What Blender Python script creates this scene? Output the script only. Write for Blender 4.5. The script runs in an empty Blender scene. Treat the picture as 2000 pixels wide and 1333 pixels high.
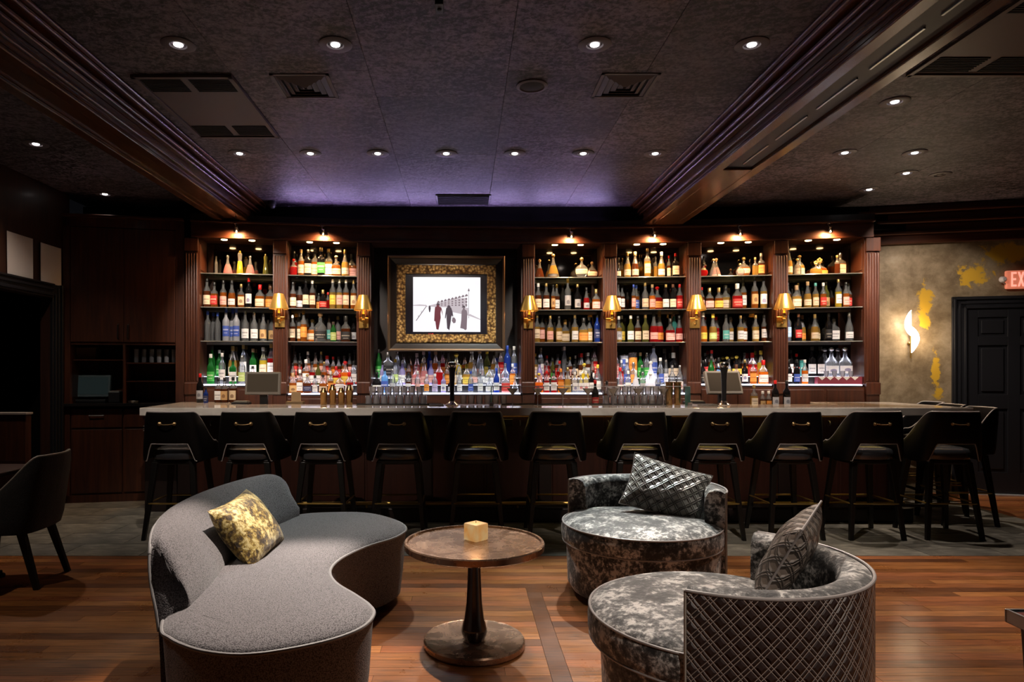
import bpy, bmesh, math, random
from mathutils import Matrix, Vector
random.seed(7)
PI = math.pi
C = bpy.context.scene.collection
SC = bpy.context.scene

# ------------------------------------------------------------------ camera, world, exposure
cam_d = bpy.data.cameras.new('camera')
cam = bpy.data.objects.new('camera', cam_d)
C.objects.link(cam)
cam.location = (0, 0, 1.38)
cam.rotation_euler = (PI / 2, 0, 0)
cam_d.sensor_width = 36.0
cam_d.lens = 36.0 * 1300 / 2000
cam_d.shift_x = 95 / 2000
cam_d.shift_y = 63.5 / 2000
cam_d.clip_start = 0.05
SC.camera = cam
W = bpy.data.worlds.new('room_dark')
SC.world = W
W.use_nodes = True
W.node_tree.nodes['Background'].inputs[0].default_value = (0.02, 0.02, 0.025, 1)
W.node_tree.nodes['Background'].inputs[1].default_value = 0.1
SC.view_settings.view_transform = 'Standard'
SC.view_settings.look = 'None'
SC.view_settings.gamma = 1.0
SC.view_settings.use_curve_mapping = False
SC.view_settings.exposure = 0.12

CEIL = 3.31
# ceiling downlights: x, y, power, aim point (x, y) on the floor, full cone angle, ring lit
DOWN = [(-1.67, 3.9, 330, -1.75, 6.1, 52, 1.0), (-.75, 3.9, 1000, -.74, 2.72, 38, .4), (.77, 3.9, 260, .65, 2.55, 50, 0), (1.69, 3.9, 360, 2.1, 6.1, 58, 1.0),
        (-1.96, 5.83, 420, -2.5, 7.6, 46, 1.85), (-1.34, 5.83, 420, -1.6, 7.7, 46, 1.85), (-.75, 5.83, 330, -.35, 3.95, 44, .2), (-.15, 5.83, 230, -.2, 7.6, 46, 2.0),
        (.45, 5.83, 260, .2, 3.4, 40, 0), (1.05, 5.83, 420, 1.22, 7.8, 44, 1.85), (1.68, 5.83, 420, 2.16, 7.75, 44, 1.85),
        (3.06, 4.72, 300, 2.6, 3.5, 70, 0), (3.33, 5.81, 420, 3.1, 7.65, 46, 1.85), (3.94, 5.81, 420, 4.03, 7.5, 46, 1.85), (4.26, 6.4, 260, 5.3, 7.7, 62, 1.9), (4.25, 6.97, 220, 5.9, 6.8, 64, 0),
        (-3.59, 5.59, 110, -3.75, 5.2, 130, 0), (-3.85, 7.15, 12, -3.8, 6.6, 60, 0),
        (3.4, 3.0, 160, 2.6, 2.7, 66, 0), (-3.3, 3.2, 80, -2.3, 3.2, 66, 0), (1.69, -.1, 400, 1.05, 2.15, 26, .35)]  # last one: unseen spot added behind the viewer for the quilted chair back
# extra spots added inside existing ceiling fittings to light the seating and centre bottles
ADDED_SPOTS = [(.45, 5.83, 330, -.15, 7.75, 42, 1.3), (-1.34, 5.83, 90, -1.0, 4.1, 46, .4), (1.05, 5.83, 640, 1.08, 4.2, 38, .4), (1.68, 5.83, 420, 1.15, 2.85, 36, .4), (3.33, 5.81, 110, 3.3, 4.9, 60, 0), (3.94, 5.81, 110, 3.9, 4.9, 60, 0)]
BARW = (1.0, .74, .47)
COOL = (.90, 1.0, .97)
WARM = (1.0, 0.56, 0.24)
NEUT = (1.0, 0.86, 0.74)

# ------------------------------------------------------------------ materials
def new_mat(name):
    m = bpy.data.materials.new(name)
    m.use_nodes = True
    nt = m.node_tree
    return m, nt, nt.nodes, nt.links, nt.nodes['Principled BSDF']

def setp(b, **k):
    names = {'col': 'Base Color', 'rough': 'Roughness', 'metal': 'Metallic', 'spec': 'Specular IOR Level', 'coat': 'Coat Weight',
             'coatr': 'Coat Roughness', 'sheen': 'Sheen Weight', 'ec': 'Emission Color', 'es': 'Emission Strength', 'trans': 'Transmission Weight',
             'alpha': 'Alpha', 'ior': 'IOR', 'sheenr': 'Sheen Roughness'}
    for a, v in k.items():
        if a in ('col', 'ec') and len(v) == 3: v = (*v, 1)
        b.inputs[names[a]].default_value = v

def flat(name, col, rough=.5, **k):
    m, nt, n, l, b = new_mat(name)
    setp(b, col=col, rough=rough, **k)
    return m

def coords(n, l, kind='Object', scale=(1, 1, 1), rot=(0, 0, 0)):
    tc = n.new('ShaderNodeTexCoord'); mp = n.new('ShaderNodeMapping')
    l.new(tc.outputs[kind], mp.inputs[0])
    mp.inputs['Scale'].default_value = scale
    mp.inputs['Rotation'].default_value = rot
    return mp.outputs[0]

def noise(n, l, vec, scale=5, detail=4, rough=.55, dist=0):
    t = n.new('ShaderNodeTexNoise')
    l.new(vec, t.inputs['Vector'])
    t.inputs['Scale'].default_value = scale; t.inputs['Detail'].default_value = detail
    t.inputs['Roughness'].default_value = rough; t.inputs['Distortion'].default_value = dist
    return t.outputs['Fac']

def ramp(n, l, fac, stops, interp='LINEAR'):
    r = n.new('ShaderNodeValToRGB')
    r.color_ramp.interpolation = interp
    e = r.color_ramp.elements
    while len(e) < len(stops): e.new(.5)
    for i, (p, c) in enumerate(stops):
        e[i].position = p; e[i].color = (*c, 1) if len(c) == 3 else c
    l.new(fac, r.inputs[0])
    return r.outputs[0]

def bump(n, l, b, h, strength=.3, dist=.01, inp='Normal'):
    k = n.new('ShaderNodeBump')
    k.inputs['Strength'].default_value = strength; k.inputs['Distance'].default_value = dist
    l.new(h, k.inputs['Height']); l.new(k.outputs[0], b.inputs[inp])
    return k

def mathn(n, l, op, a, b=None, c=None):
    k = n.new('ShaderNodeMath'); k.operation = op
    for i, v in enumerate((a, b, c)):
        if v is None: continue
        if isinstance(v, (int, float)): k.inputs[i].default_value = v
        else: l.new(v, k.inputs[i])
    return k.outputs[0]

def mixc(n, l, fac, a, b, blend='MIX'):
    k = n.new('ShaderNodeMix'); k.data_type = 'RGBA'; k.blend_type = blend
    for i, v in ((0, fac), (6, a), (7, b)):
        if isinstance(v, (int, float)): k.inputs[i].default_value = v
        elif isinstance(v, tuple): k.inputs[i].default_value = (*v, 1) if len(v) == 3 else v
        else: l.new(v, k.inputs[i])
    return k.outputs[2]

def wood(name, c0, c1, rough=.42, axis='z', coat=.08, grain=1.0):
    m, nt, n, l, b = new_mat(name)
    sc = {'x': (.8, 14, 14), 'y': (14, .8, 14), 'z': (14, 14, .8)}[axis]
    v = coords(n, l, 'Object', sc)
    f = noise(n, l, v, 2.2, 6, .6, .4)
    l.new(ramp(n, l, f, [(.3, c0), (.7, c1)]), b.inputs['Base Color'])
    setp(b, rough=rough, coat=coat, coatr=.15)
    bump(n, l, b, f, .08 * grain, .004)
    return m

M = {}
M['wood'] = wood('mahogany', (.026, .0065, .003), (.078, .021, .007))
M['wood_x'] = wood('mahogany_along', (.026, .0065, .003), (.078, .021, .007), axis='x')
M['wood_y'] = wood('beam_wood', (.05, .017, .006), (.12, .046, .016), axis='y', rough=.26, coat=.3)
M['wood_dark'] = wood('wood_near_black', (.006, .003, .0025), (.014, .006, .0045), rough=.45)
M['wood_front'] = wood('bar_front_wood', (.020, .005, .003), (.042, .011, .006), rough=.42, coat=.08)
M['black'] = flat('black_paint', (.008, .008, .009), .5)
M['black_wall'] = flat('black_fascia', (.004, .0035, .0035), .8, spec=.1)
M['door_black'] = flat('door_black_satin', (.009, .009, .011), .4)
M['rubber'] = flat('black_rubber', (.01, .01, .01), .7)
M['metal_black'] = flat('black_powder_metal', (.012, .012, .014), .35, metal=.2)
M['chrome'] = flat('chrome', (.8, .8, .8), .12, metal=1)
M['steel'] = flat('brushed_steel', (.55, .55, .56), .3, metal=1)
M['brass'] = flat('aged_brass', (.52, .34, .10), .30, metal=.9)
M['brass_dim'] = flat('antique_brass', (.30, .20, .09), .38, metal=.9)
M['gold'] = flat('polished_gold_shade', (.78, .49, .115), .28, metal=.82)
M['bronze'] = flat('bronze_shaker', (.50, .31, .13), .22, metal=1)
M['paper'] = flat('paper_sheet', (.62, .55, .5), .8)
M['plastic'] = flat('black_plastic', (.014, .014, .015), .4)
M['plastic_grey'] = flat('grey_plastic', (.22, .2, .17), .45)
M['leg'] = flat('ebony_leg', (.004, .0035, .003), .4)
M['pipe_grey'] = flat('piping_grey', (.20, .19, .19), .6)
M['silver_pipe'] = flat('piping_silver', (.28, .25, .24), .4)
M['stitch_pipe'] = flat('piping_tan', (.30, .26, .22), .45)
M['white_glow'] = flat('lamp_diffuser_white', (1, 1, 1), .5, ec=(1, .93, .9), es=9)
M['warm_glow'] = flat('lamp_diffuser_warm', (1, .8, .5), .5, ec=(1, .62, .28), es=14)
M['swirl_glow'] = flat('sconce_glass_glow', (1, .95, .9), .4, ec=(1, .83, .62), es=7)
M['step_glow'] = flat('lit_acrylic', (.9, .9, .95), .4, ec=(.80, .80, 1.0), es=4.5)
M['trim_ring'] = flat('downlight_trim', (.10, .085, .095), .5)

# floor boards: per board tint attribute
def plank_mat():
    m, nt, n, l, b = new_mat('floor_board_oiled')
    a = n.new('ShaderNodeAttribute'); a.attribute_name = 'tint'
    v = coords(n, l, 'Object', (1.6, 26, 26))
    f = noise(n, l, v, 3, 6, .62, .3)
    tone = ramp(n, l, a.outputs['Fac'], [(0, (.10, .034, .012)), (.2, (.30, .115, .032)), (.4, (.16, .055, .017)), (.6, (.38, .155, .048)), (.8, (.22, .072, .024)), (1, (.34, .120, .042))])
    c = mixc(n, l, f, tone, (.55, .48, .42), 'MULTIPLY')
    g = ramp(n, l, f, [(.28, (.30, .26, .23)), (.5, (.85, .82, .8)), (.72, (1.35, 1.3, 1.22))])
    l.new(mixc(n, l, 1.0, tone, g, 'MULTIPLY'), b.inputs['Base Color'])
    v2 = coords(n, l, 'Object', (1, 1, 1))
    w = noise(n, l, v2, 2.5, 5, .6)
    l.new(ramp(n, l, w, [(.3, (.24, .24, .24)), (.7, (.42, .42, .42))]), b.inputs['Roughness'])
    bump(n, l, b, f, .06, .003)
    return m
M['plank'] = plank_mat()

def tile_mat():
    m, nt, n, l, b = new_mat('slate_tile')
    o = n.new('ShaderNodeObjectInfo')
    v = coords(n, l, 'Object', (1, 3, 1), (0, 0, .6))
    f = noise(n, l, v, 4, 8, .65, .5)
    c = ramp(n, l, f, [(.3, (.050, .046, .038)), (.5, (.13, .12, .10)), (.68, (.27, .25, .21))])
    t = ramp(n, l, o.outputs['Random'], [(0, (.75, .75, .75)), (1, (1.15, 1.12, 1.05))])
    l.new(mixc(n, l, 1.0, c, t, 'MULTIPLY'), b.inputs['Base Color'])
    setp(b, rough=.55)
    bump(n, l, b, f, .25, .006)
    return m
M['tile'] = tile_mat()

def ceiling_mat():
    m, nt, n, l, b = new_mat('crackled_ceiling_panel')
    v = coords(n, l, 'Object')
    f = noise(n, l, v, 34, 5, .72, .5)
    f2 = noise(n, l, coords(n, l, 'Object', (1, 1.6, 1)), 11, 4, .65, .8)
    g = noise(n, l, v, 1.6, 3, .5)
    k = mathn(n, l, 'ADD', mathn(n, l, 'ADD', mathn(n, l, 'MULTIPLY', f, .6), mathn(n, l, 'MULTIPLY', f2, .4)), mathn(n, l, 'MULTIPLY', mathn(n, l, 'SUBTRACT', g, .5), .28))
    o = n.new('ShaderNodeObjectInfo')
    t = ramp(n, l, o.outputs['Random'], [(0, (.72, .72, .74)), (1, (1.2, 1.15, 1.18))])
    c = ramp(n, l, k, [(.435, (.004, .0035, .004)), (.475, (.045, .038, .045)), (.53, (.12, .10, .12)), (.62, (.19, .155, .185))])
    l.new(mixc(n, l, 1.0, c, t, 'MULTIPLY'), b.inputs['Base Color'])
    setp(b, rough=.55)
    bump(n, l, b, k, .6, .012)
    return m
M['ceiling'] = ceiling_mat()

def plaster_mat():
    m, nt, n, l, b = new_mat('distressed_plaster')
    v = coords(n, l, 'Object')
    f = noise(n, l, v, 3.2, 10, .72, .15)
    base = ramp(n, l, f, [(.28, (.075, .050, .026)), (.46, (.16, .115, .065)), (.6, (.25, .19, .12)), (.75, (.33, .27, .19))])
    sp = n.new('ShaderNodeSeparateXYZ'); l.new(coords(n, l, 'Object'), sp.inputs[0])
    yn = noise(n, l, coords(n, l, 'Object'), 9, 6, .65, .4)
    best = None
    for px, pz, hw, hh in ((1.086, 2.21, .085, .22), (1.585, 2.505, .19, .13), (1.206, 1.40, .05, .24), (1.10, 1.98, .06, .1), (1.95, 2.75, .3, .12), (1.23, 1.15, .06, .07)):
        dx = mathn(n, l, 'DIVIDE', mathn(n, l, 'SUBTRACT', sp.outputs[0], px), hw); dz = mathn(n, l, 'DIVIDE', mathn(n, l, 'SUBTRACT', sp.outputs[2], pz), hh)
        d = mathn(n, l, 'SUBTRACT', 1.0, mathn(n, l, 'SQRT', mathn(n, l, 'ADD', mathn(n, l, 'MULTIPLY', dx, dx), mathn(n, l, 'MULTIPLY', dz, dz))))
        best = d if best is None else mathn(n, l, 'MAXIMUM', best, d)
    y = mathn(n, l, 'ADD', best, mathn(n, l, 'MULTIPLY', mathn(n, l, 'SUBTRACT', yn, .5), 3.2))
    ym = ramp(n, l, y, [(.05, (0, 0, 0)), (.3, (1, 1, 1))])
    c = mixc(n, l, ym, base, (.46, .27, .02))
    w = noise(n, l, coords(n, l, 'Object', (1, 1, .6)), 9, 8, .75, 2)
    wm = ramp(n, l, w, [(.66, (0, 0, 0)), (.72, (.6, .6, .6))])
    l.new(mixc(n, l, wm, c, (.42, .36, .28)), b.inputs['Base Color'])
    setp(b, rough=.5)
    bump(n, l, b, f, .35, .012)
    return m
M['plaster'] = plaster_mat()

def marble_mat():
    m, nt, n, l, b = new_mat('grey_marble')
    v = coords(n, l, 'Object', (.5, 1, 1))
    f = noise(n, l, v, 3, 8, .6, 1.5)
    l.new(ramp(n, l, f, [(.3, (.42, .38, .34)), (.55, (.62, .58, .53)), (.8, (.72, .68, .64))]), b.inputs['Base Color'])
    setp(b, rough=.08)
    return m
M['marble'] = marble_mat()

def weave_mat(name, c0, c1, scale=260):
    m, nt, n, l, b = new_mat(name)
    v = coords(n, l, 'Object')
    vo = n.new('ShaderNodeTexVoronoi'); l.new(v, vo.inputs['Vector']); vo.inputs['Scale'].default_value = scale
    f = noise(n, l, v, 60, 2)
    l.new(ramp(n, l, vo.outputs['Distance'], [(.1, c1), (.75, c0)]), b.inputs['Base Color'])
    setp(b, rough=.85, sheen=.25, spec=.2)
    k = bump(n, l, b, vo.outputs['Distance'], .55, .003); k.invert = True
    return m
M['fabric'] = weave_mat('grey_woven_fabric', (.06, .054, .058), (.26, .24, .25), 210)

def velvet_mat(name, stops, scale=7, rough=.38, fine=55, patch=.5):
    """crushed pile: broad flattened patches broken up by fine speckle"""
    m, nt, n, l, b = new_mat(name)
    v = coords(n, l, 'Object')
    f1 = noise(n, l, v, scale, 3, .55, .3)
    f2 = noise(n, l, v, fine, 5, .75, .2)
    f3 = noise(n, l, v, scale * 3.2, 4, .6, .4)
    k = mathn(n, l, 'ADD', mathn(n, l, 'MULTIPLY', f1, patch), mathn(n, l, 'ADD', mathn(n, l, 'MULTIPLY', f2, .5 * (1 - patch)), mathn(n, l, 'MULTIPLY', f3, .5 * (1 - patch))))
    l.new(ramp(n, l, k, stops), b.inputs['Base Color'])
    setp(b, sheen=.25, sheenr=.4)
    l.new(ramp(n, l, k, [(.42, (.65, .65, .65)), (.56, (.32, .32, .32))]), b.inputs['Roughness'])
    bump(n, l, b, k, .6, .02)
    return m
M['velvet'] = velvet_mat('crushed_silver_velvet', [(.45, (.007, .006, .006)), (.488, (.042, .039, .037)), (.522, (.16, .15, .142)), (.56, (.54, .515, .49))], 9, fine=60, patch=.36)
M['gold_velvet'] = velvet_mat('crushed_gold_velvet', [(.44, (.030, .014, .001)), (.48, (.16, .090, .008)), (.515, (.42, .29, .06)), (.56, (.74, .62, .30))], 12, fine=75, patch=.4)

def quilt_mat(name, c_line, c_base, pitch, rough=.3, lw=.055, dbl=.24, st=.8):
    """double stitched diamond quilting on UV in metres"""
    m, nt, n, l, b = new_mat(name)
    tc = n.new('ShaderNodeTexCoord'); s = n.new('ShaderNodeSeparateXYZ'); l.new(tc.outputs['UV'], s.inputs[0])
    hs = []
    for sg in (1, -1):
        a = mathn(n, l, 'ADD', mathn(n, l, 'MULTIPLY', s.outputs[0], 1.0 * sg / pitch), mathn(n, l, 'MULTIPLY', s.outputs[1], .92 / pitch))
        fr = mathn(n, l, 'FRACT', a)
        d1 = mathn(n, l, 'ABSOLUTE', mathn(n, l, 'SUBTRACT', fr, .5 - dbl / 2))
        d2 = mathn(n, l, 'ABSOLUTE', mathn(n, l, 'SUBTRACT', fr, .5 + dbl / 2))
        hs.append(mathn(n, l, 'MINIMUM', d1, d2))
    d = mathn(n, l, 'MINIMUM', hs[0], hs[1])
    line = ramp(n, l, d, [(lw * .5, (1, 1, 1)), (lw, (0, 0, 0))])
    f = noise(n, l, coords(n, l, 'Object'), 14, 5, .6)
    bc = mixc(n, l, mathn(n, l, 'MULTIPLY', f, .6), c_base, tuple(x * 2.2 for x in c_base))
    l.new(mixc(n, l, line, bc, c_line), b.inputs['Base Color'])
    setp(b, rough=rough, coat=.15, coatr=.3)
    h = ramp(n, l, d, [(0, (0, 0, 0)), (.2, (1, 1, 1))])
    bump(n, l, b, h, st, .012)
    return m
M['quilt'] = quilt_mat('quilted_brown_leatherette', (.46, .38, .335), (.026, .017, .016), .060, rough=.30, lw=.034, dbl=.28)  # tan stitch lines paled in the colour to carry their spotlight glints
M['quilt_silver'] = quilt_mat('quilted_silver_satin', (.05, .05, .047), (.20, .20, .186), .066, rough=.38, lw=.05, dbl=.22, st=1.0)
M['quilt_taupe'] = quilt_mat('quilted_taupe_satin', (.04, .032, .026), (.15, .12, .10), .066, rough=.40, lw=.05, dbl=.22, st=1.0)

def leather_mat():
    m, nt, n, l, b = new_mat('black_leather')
    v = coords(n, l, 'Object')
    f = noise(n, l, v, 60, 4, .6)
    setp(b, col=(.0025, .002, .002), rough=.42, spec=.22)
    bump(n, l, b, f, .15, .003)
    return m
M['leather'] = leather_mat()
M['seat_leather'] = flat('black_seat_leather', (.03, .032, .037), .22, coat=.5, coatr=.15)

def table_mat():
    m, nt, n, l, b = new_mat('burnished_bronze_table')
    v = coords(n, l, 'Object', (1, 1, 1))
    f = noise(n, l, v, 7, 8, .65, 1.5)
    l.new(ramp(n, l, f, [(.3, (.27, .155, .10)), (.7, (.38, .235, .155))]), b.inputs['Base Color'])
    l.new(ramp(n, l, f, [(.35, (.20, .20, .20)), (.7, (.36, .36, .36))]), b.inputs['Roughness'])
    setp(b, metal=.75)
    bump(n, l, b, f, .04, .003)
    return m
M['table'] = table_mat()
M['table_dark'] = flat('dark_turned_wood', (.018, .008, .006), .22, coat=.4, coatr=.1)

def candle_mat():
    m, nt, n, l, b = new_mat('wax_glow')
    v = coords(n, l, 'Object')
    f = noise(n, l, v, 18, 3)
    l.new(ramp(n, l, f, [(.3, (1, .42, .10)), (.7, (1, .70, .32))]), b.inputs['Emission Color'])
    setp(b, col=(.22, .13, .05), rough=.5, es=.38)
    return m
M['wax'] = candle_mat()

def ornate_mat():
    m, nt, n, l, b = new_mat('ornate_gilt_carving')
    v = coords(n, l, 'Object')
    vo = n.new('ShaderNodeTexVoronoi'); l.new(v, vo.inputs['Vector']); vo.inputs['Scale'].default_value = 34
    f = noise(n, l, v, 50, 4, .7, 2)
    k = mathn(n, l, 'ADD', mathn(n, l, 'MULTIPLY', vo.outputs['Distance'], .7), mathn(n, l, 'MULTIPLY', f, .5))
    l.new(ramp(n, l, k, [(.3, (.80, .52, .20)), (.55, (.42, .23, .07)), (.75, (.10, .045, .014))]), b.inputs['Base Color'])
    setp(b, metal=.6, rough=.38)
    q = bump(n, l, b, k, 1.0, .02); q.invert = True
    return m
M['ornate'] = ornate_mat()
M['frame_dark'] = flat('frame_dark_walnut', (.018, .011, .008), .28, coat=.4, coatr=.15)
M['screen_black'] = flat('screen_border_black', (.010, .007, .011), .25)
M['screen_white'] = flat('screen_lit_white', (.02, .02, .02), .3, ec=(.97, .95, 1.0), es=.92)
M['screen_grey'] = flat('screen_lit_grey', (.02, .02, .02), .3, ec=(.50, .43, .47), es=1.0)
M['screen_mid'] = flat('screen_lit_mid', (.02, .02, .02), .3, ec=(.17, .115, .14), es=1.0)
M['screen_ink'] = flat('screen_lit_dark', (.02, .015, .02), .3, ec=(.035, .02, .03), es=1.0)
M['screen_red'] = flat('screen_lit_maroon', (.02, .01, .01), .3, ec=(.12, .012, .025), es=1.0)
M['led_red'] = flat('red_indicator', (.1, 0, 0), .3, ec=(.55, .01, .03), es=1.0)

def glassy(name, col, opac=.5, rough=.06, body=None, gl=1.0):
    """tinted see-through glass: Fresnel gloss over a mix of tinted transparency and coloured body"""
    m = bpy.data.materials.new(name); m.use_nodes = True
    nt = m.node_tree; n = nt.nodes; l = nt.links
    n.clear()
    out = n.new('ShaderNodeOutputMaterial')
    tr = n.new('ShaderNodeBsdfTransparent'); tr.inputs[0].default_value = (*[min(1, c ** .5 if c > 0 else 0) for c in col], 1)
    df = n.new('ShaderNodeBsdfDiffuse'); df.inputs[0].default_value = (*(body or col), 1)
    tl = n.new('ShaderNodeBsdfTranslucent'); tl.inputs[0].default_value = (*(body or col), 1)
    md = n.new('ShaderNodeMixShader'); md.inputs[0].default_value = .5
    l.new(df.outputs[0], md.inputs[1]); l.new(tl.outputs[0], md.inputs[2])
    mx = n.new('ShaderNodeMixShader'); mx.inputs[0].default_value = opac
    l.new(tr.outputs[0], mx.inputs[1]); l.new(md.outputs[0], mx.inputs[2])
    gs = n.new('ShaderNodeBsdfGlossy'); gs.inputs['Roughness'].default_value = rough
    fr = n.new('ShaderNodeFresnel'); fr.inputs[0].default_value = 1.5
    mf = mathn(n, l, 'MULTIPLY', fr.outputs[0], gl)
    m2 = n.new('ShaderNodeMixShader'); l.new(mf, m2.inputs[0])
    l.new(mx.outputs[0], m2.inputs[1]); l.new(gs.outputs[0], m2.inputs[2])
    l.new(m2.outputs[0], out.inputs[0])
    return m

GL = {'clear': glassy('glass_clear', (.82, .84, .84), .22, body=(.55, .57, .58)),
      'amber': glassy('liquid_amber', (.42, .13, .02), .62, body=(.42, .12, .018)),
      'dark': glassy('liquid_brown', (.16, .045, .012), .75, body=(.13, .035, .012)),
      'gold': glassy('liquid_gold', (.62, .38, .09), .55, body=(.60, .36, .08)),
      'red': glassy('liquid_red', (.40, .015, .015), .72, body=(.42, .012, .014)),
      'orange': glassy('liquid_orange', (.75, .22, .02), .7, body=(.75, .20, .02)),
      'yellow': glassy('liquid_yellow', (.80, .62, .06), .7, body=(.72, .55, .05)),
      'green': glassy('glass_green', (.03, .25, .05), .7, body=(.02, .20, .035)),
      'olive': glassy('glass_olive', (.20, .20, .05), .7, body=(.15, .15, .035)),
      'black': glassy('glass_black', (.012, .012, .014), .95, body=(.012, .011, .012)),
      'blue': glassy('glass_blue', (.04, .10, .50), .65, body=(.03, .08, .45)),
      'sky': glassy('glass_sky_blue', (.25, .55, .85), .65, body=(.22, .50, .85)),
      'teal': glassy('glass_teal', (.10, .45, .40), .7, body=(.09, .42, .38)),
      'frost': glassy('glass_frosted', (.75, .78, .85), .8, rough=.3, body=(.62, .64, .70)),
      'white': glassy('glass_opal_white', (.9, .9, .9), .95, rough=.2, body=(.78, .78, .78)),
      'pink': glassy('liquid_pink', (.75, .35, .33), .65, body=(.70, .30, .28)),
      'lilac': glassy('glass_lilac', (.55, .48, .75), .65, body=(.50, .44, .70))}
GLWORD = {'clear': 'clear', 'amber': 'amber', 'dark': 'dark brown', 'gold': 'golden', 'red': 'red', 'orange': 'orange', 'yellow': 'yellow', 'green': 'green',
          'olive': 'olive', 'black': 'black', 'blue': 'blue', 'sky': 'light blue', 'teal': 'teal', 'frost': 'frosted', 'white': 'white', 'pink': 'pink', 'lilac': 'lilac'}
M['glass_shelf'] = glassy('shelf_glass', (.30, .38, .34), .25, body=(.05, .07, .06), gl=1.3)
M['glass_thin'] = glassy('drinking_glass', (.84, .85, .89), .32, body=(.82, .82, .88), gl=2.6)
M['glass_pane'] = glassy('guard_glass', (.97, .98, .98), .012, body=(.5, .5, .5), gl=.7)
M['glass_edge'] = glassy('glass_edge_teal', (.25, .62, .62), .75, body=(.16, .50, .50))

def mirror_mat():
    m, nt, n, l, b = new_mat('smoked_mirror')
    setp(b, col=(.20, .18, .16), metal=1, rough=.06)
    return m
M['mirror'] = mirror_mat()

def label_mat(name, base, ink, style=0):
    m, nt, n, l, b = new_mat(name)
    tc = n.new('ShaderNodeTexCoord'); s = n.new('ShaderNodeSeparateXYZ'); l.new(tc.outputs['UV'], s.inputs[0])
    o = n.new('ShaderNodeObjectInfo')
    u, v = s.outputs[0], s.outputs[1]
    off = mathn(n, l, 'MULTIPLY', o.outputs['Random'], .18)
    vv = mathn(n, l, 'ADD', v, off)
    b1 = mathn(n, l, 'LESS_THAN', mathn(n, l, 'ABSOLUTE', mathn(n, l, 'SUBTRACT', vv, .66)), .07)
    ins = mathn(n, l, 'LESS_THAN', mathn(n, l, 'ABSOLUTE', mathn(n, l, 'SUBTRACT', u, .5)), .34)
    st = mathn(n, l, 'GREATER_THAN', mathn(n, l, 'FRACT', mathn(n, l, 'MULTIPLY', u, 9.0)), .32)
    w1 = mathn(n, l, 'MULTIPLY', mathn(n, l, 'MULTIPLY', b1, ins), st)
    b2 = mathn(n, l, 'LESS_THAN', mathn(n, l, 'ABSOLUTE', mathn(n, l, 'SUBTRACT', vv, .34)), .025)
    ins2 = mathn(n, l, 'LESS_THAN', mathn(n, l, 'ABSOLUTE', mathn(n, l, 'SUBTRACT', u, .5)), .22)
    w2 = mathn(n, l, 'MULTIPLY', b2, ins2)
    du = mathn(n, l, 'SUBTRACT', u, .5); dv = mathn(n, l, 'SUBTRACT', vv, .5)
    w = mathn(n, l, 'MAXIMUM', w1, w2)
    if style == 1:
        r2 = mathn(n, l, 'ADD', mathn(n, l, 'MULTIPLY', du, du), mathn(n, l, 'MULTIPLY', dv, dv))
        w = mathn(n, l, 'MAXIMUM', mathn(n, l, 'LESS_THAN', r2, .045), w2)
    f = noise(n, l, coords(n, l, 'Object'), 40, 2)
    bc = mixc(n, l, mathn(n, l, 'MULTIPLY', f, .35), base, tuple(x * .6 for x in base))
    l.new(mixc(n, l, mathn(n, l, 'MULTIPLY', w, .75), bc, ink), b.inputs['Base Color'])
    setp(b, rough=.55)
    return m
LB = {'cream': label_mat('label_cream', (.74, .60, .42), (.12, .06, .03)),
      'creamo': label_mat('label_cream_oval', (.72, .55, .34), (.16, .06, .02), 1),
      'white': label_mat('label_white', (.80, .78, .76), (.06, .06, .08)),
      'whiteo': label_mat('label_white_round', (.80, .78, .78), (.10, .08, .25), 1),
      'whiter': label_mat('label_white_red', (.80, .76, .75), (.55, .05, .05), 1),
      'black': label_mat('label_black', (.02, .02, .022), (.60, .55, .45)),
      'red': label_mat('label_red', (.55, .035, .03), (.80, .68, .5)),
      'orange': label_mat('label_orange', (.80, .30, .05), (.25, .05, .01)),
      'yellow': label_mat('label_yellow', (.80, .58, .08), (.2, .08, .01)),
      'tan': label_mat('label_tan', (.55, .34, .14), (.14, .05, .02), 1),
      'pink': label_mat('label_pink', (.76, .42, .36), (.30, .06, .05)),
      'blue': label_mat('label_blue', (.05, .10, .42), (.7, .7, .75)),
      'green': label_mat('label_green', (.05, .38, .06), (.75, .8, .6)),
      'lime': label_mat('label_lime', (.50, .62, .20), (.85, .85, .6)),
      'teal': label_mat('label_teal', (.10, .42, .38), (.75, .75, .65)),
      'silver': label_mat('label_silver', (.45, .45, .47), (.1, .1, .12), 1),
      'navy': label_mat('label_navy', (.035, .045, .12), (.6, .6, .65))}
LBWORD = {'cream': 'cream', 'creamo': 'cream oval', 'white': 'white', 'whiteo': 'white round-mark', 'whiter': 'white red-mark', 'black': 'black', 'red': 'red', 'orange': 'orange',
          'yellow': 'yellow', 'tan': 'tan', 'pink': 'pink', 'blue': 'blue', 'green': 'green', 'lime': 'lime', 'teal': 'teal', 'silver': 'silver', 'navy': 'navy'}
CP = {'k': flat('cap_black', (.012, .012, .012), .35), 'r': flat('cap_red_wax', (.52, .012, .012), .3), 'g': flat('cap_gold', (.60, .42, .16), .3, metal=.8),
      'w': flat('cap_white', (.72, .70, .66), .4), 'b': flat('cap_blue', (.03, .07, .40), .35), 'c': flat('cap_cork', (.38, .24, .12), .7),
      's': flat('cap_silver', (.6, .6, .6), .25, metal=.9), 'y': flat('cap_yellow', (.70, .52, .05), .4), 't': flat('cap_teal', (.10, .42, .42), .4),
      'n': flat('cap_brown', (.10, .035, .015), .4), 'x': GL['clear']}

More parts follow.
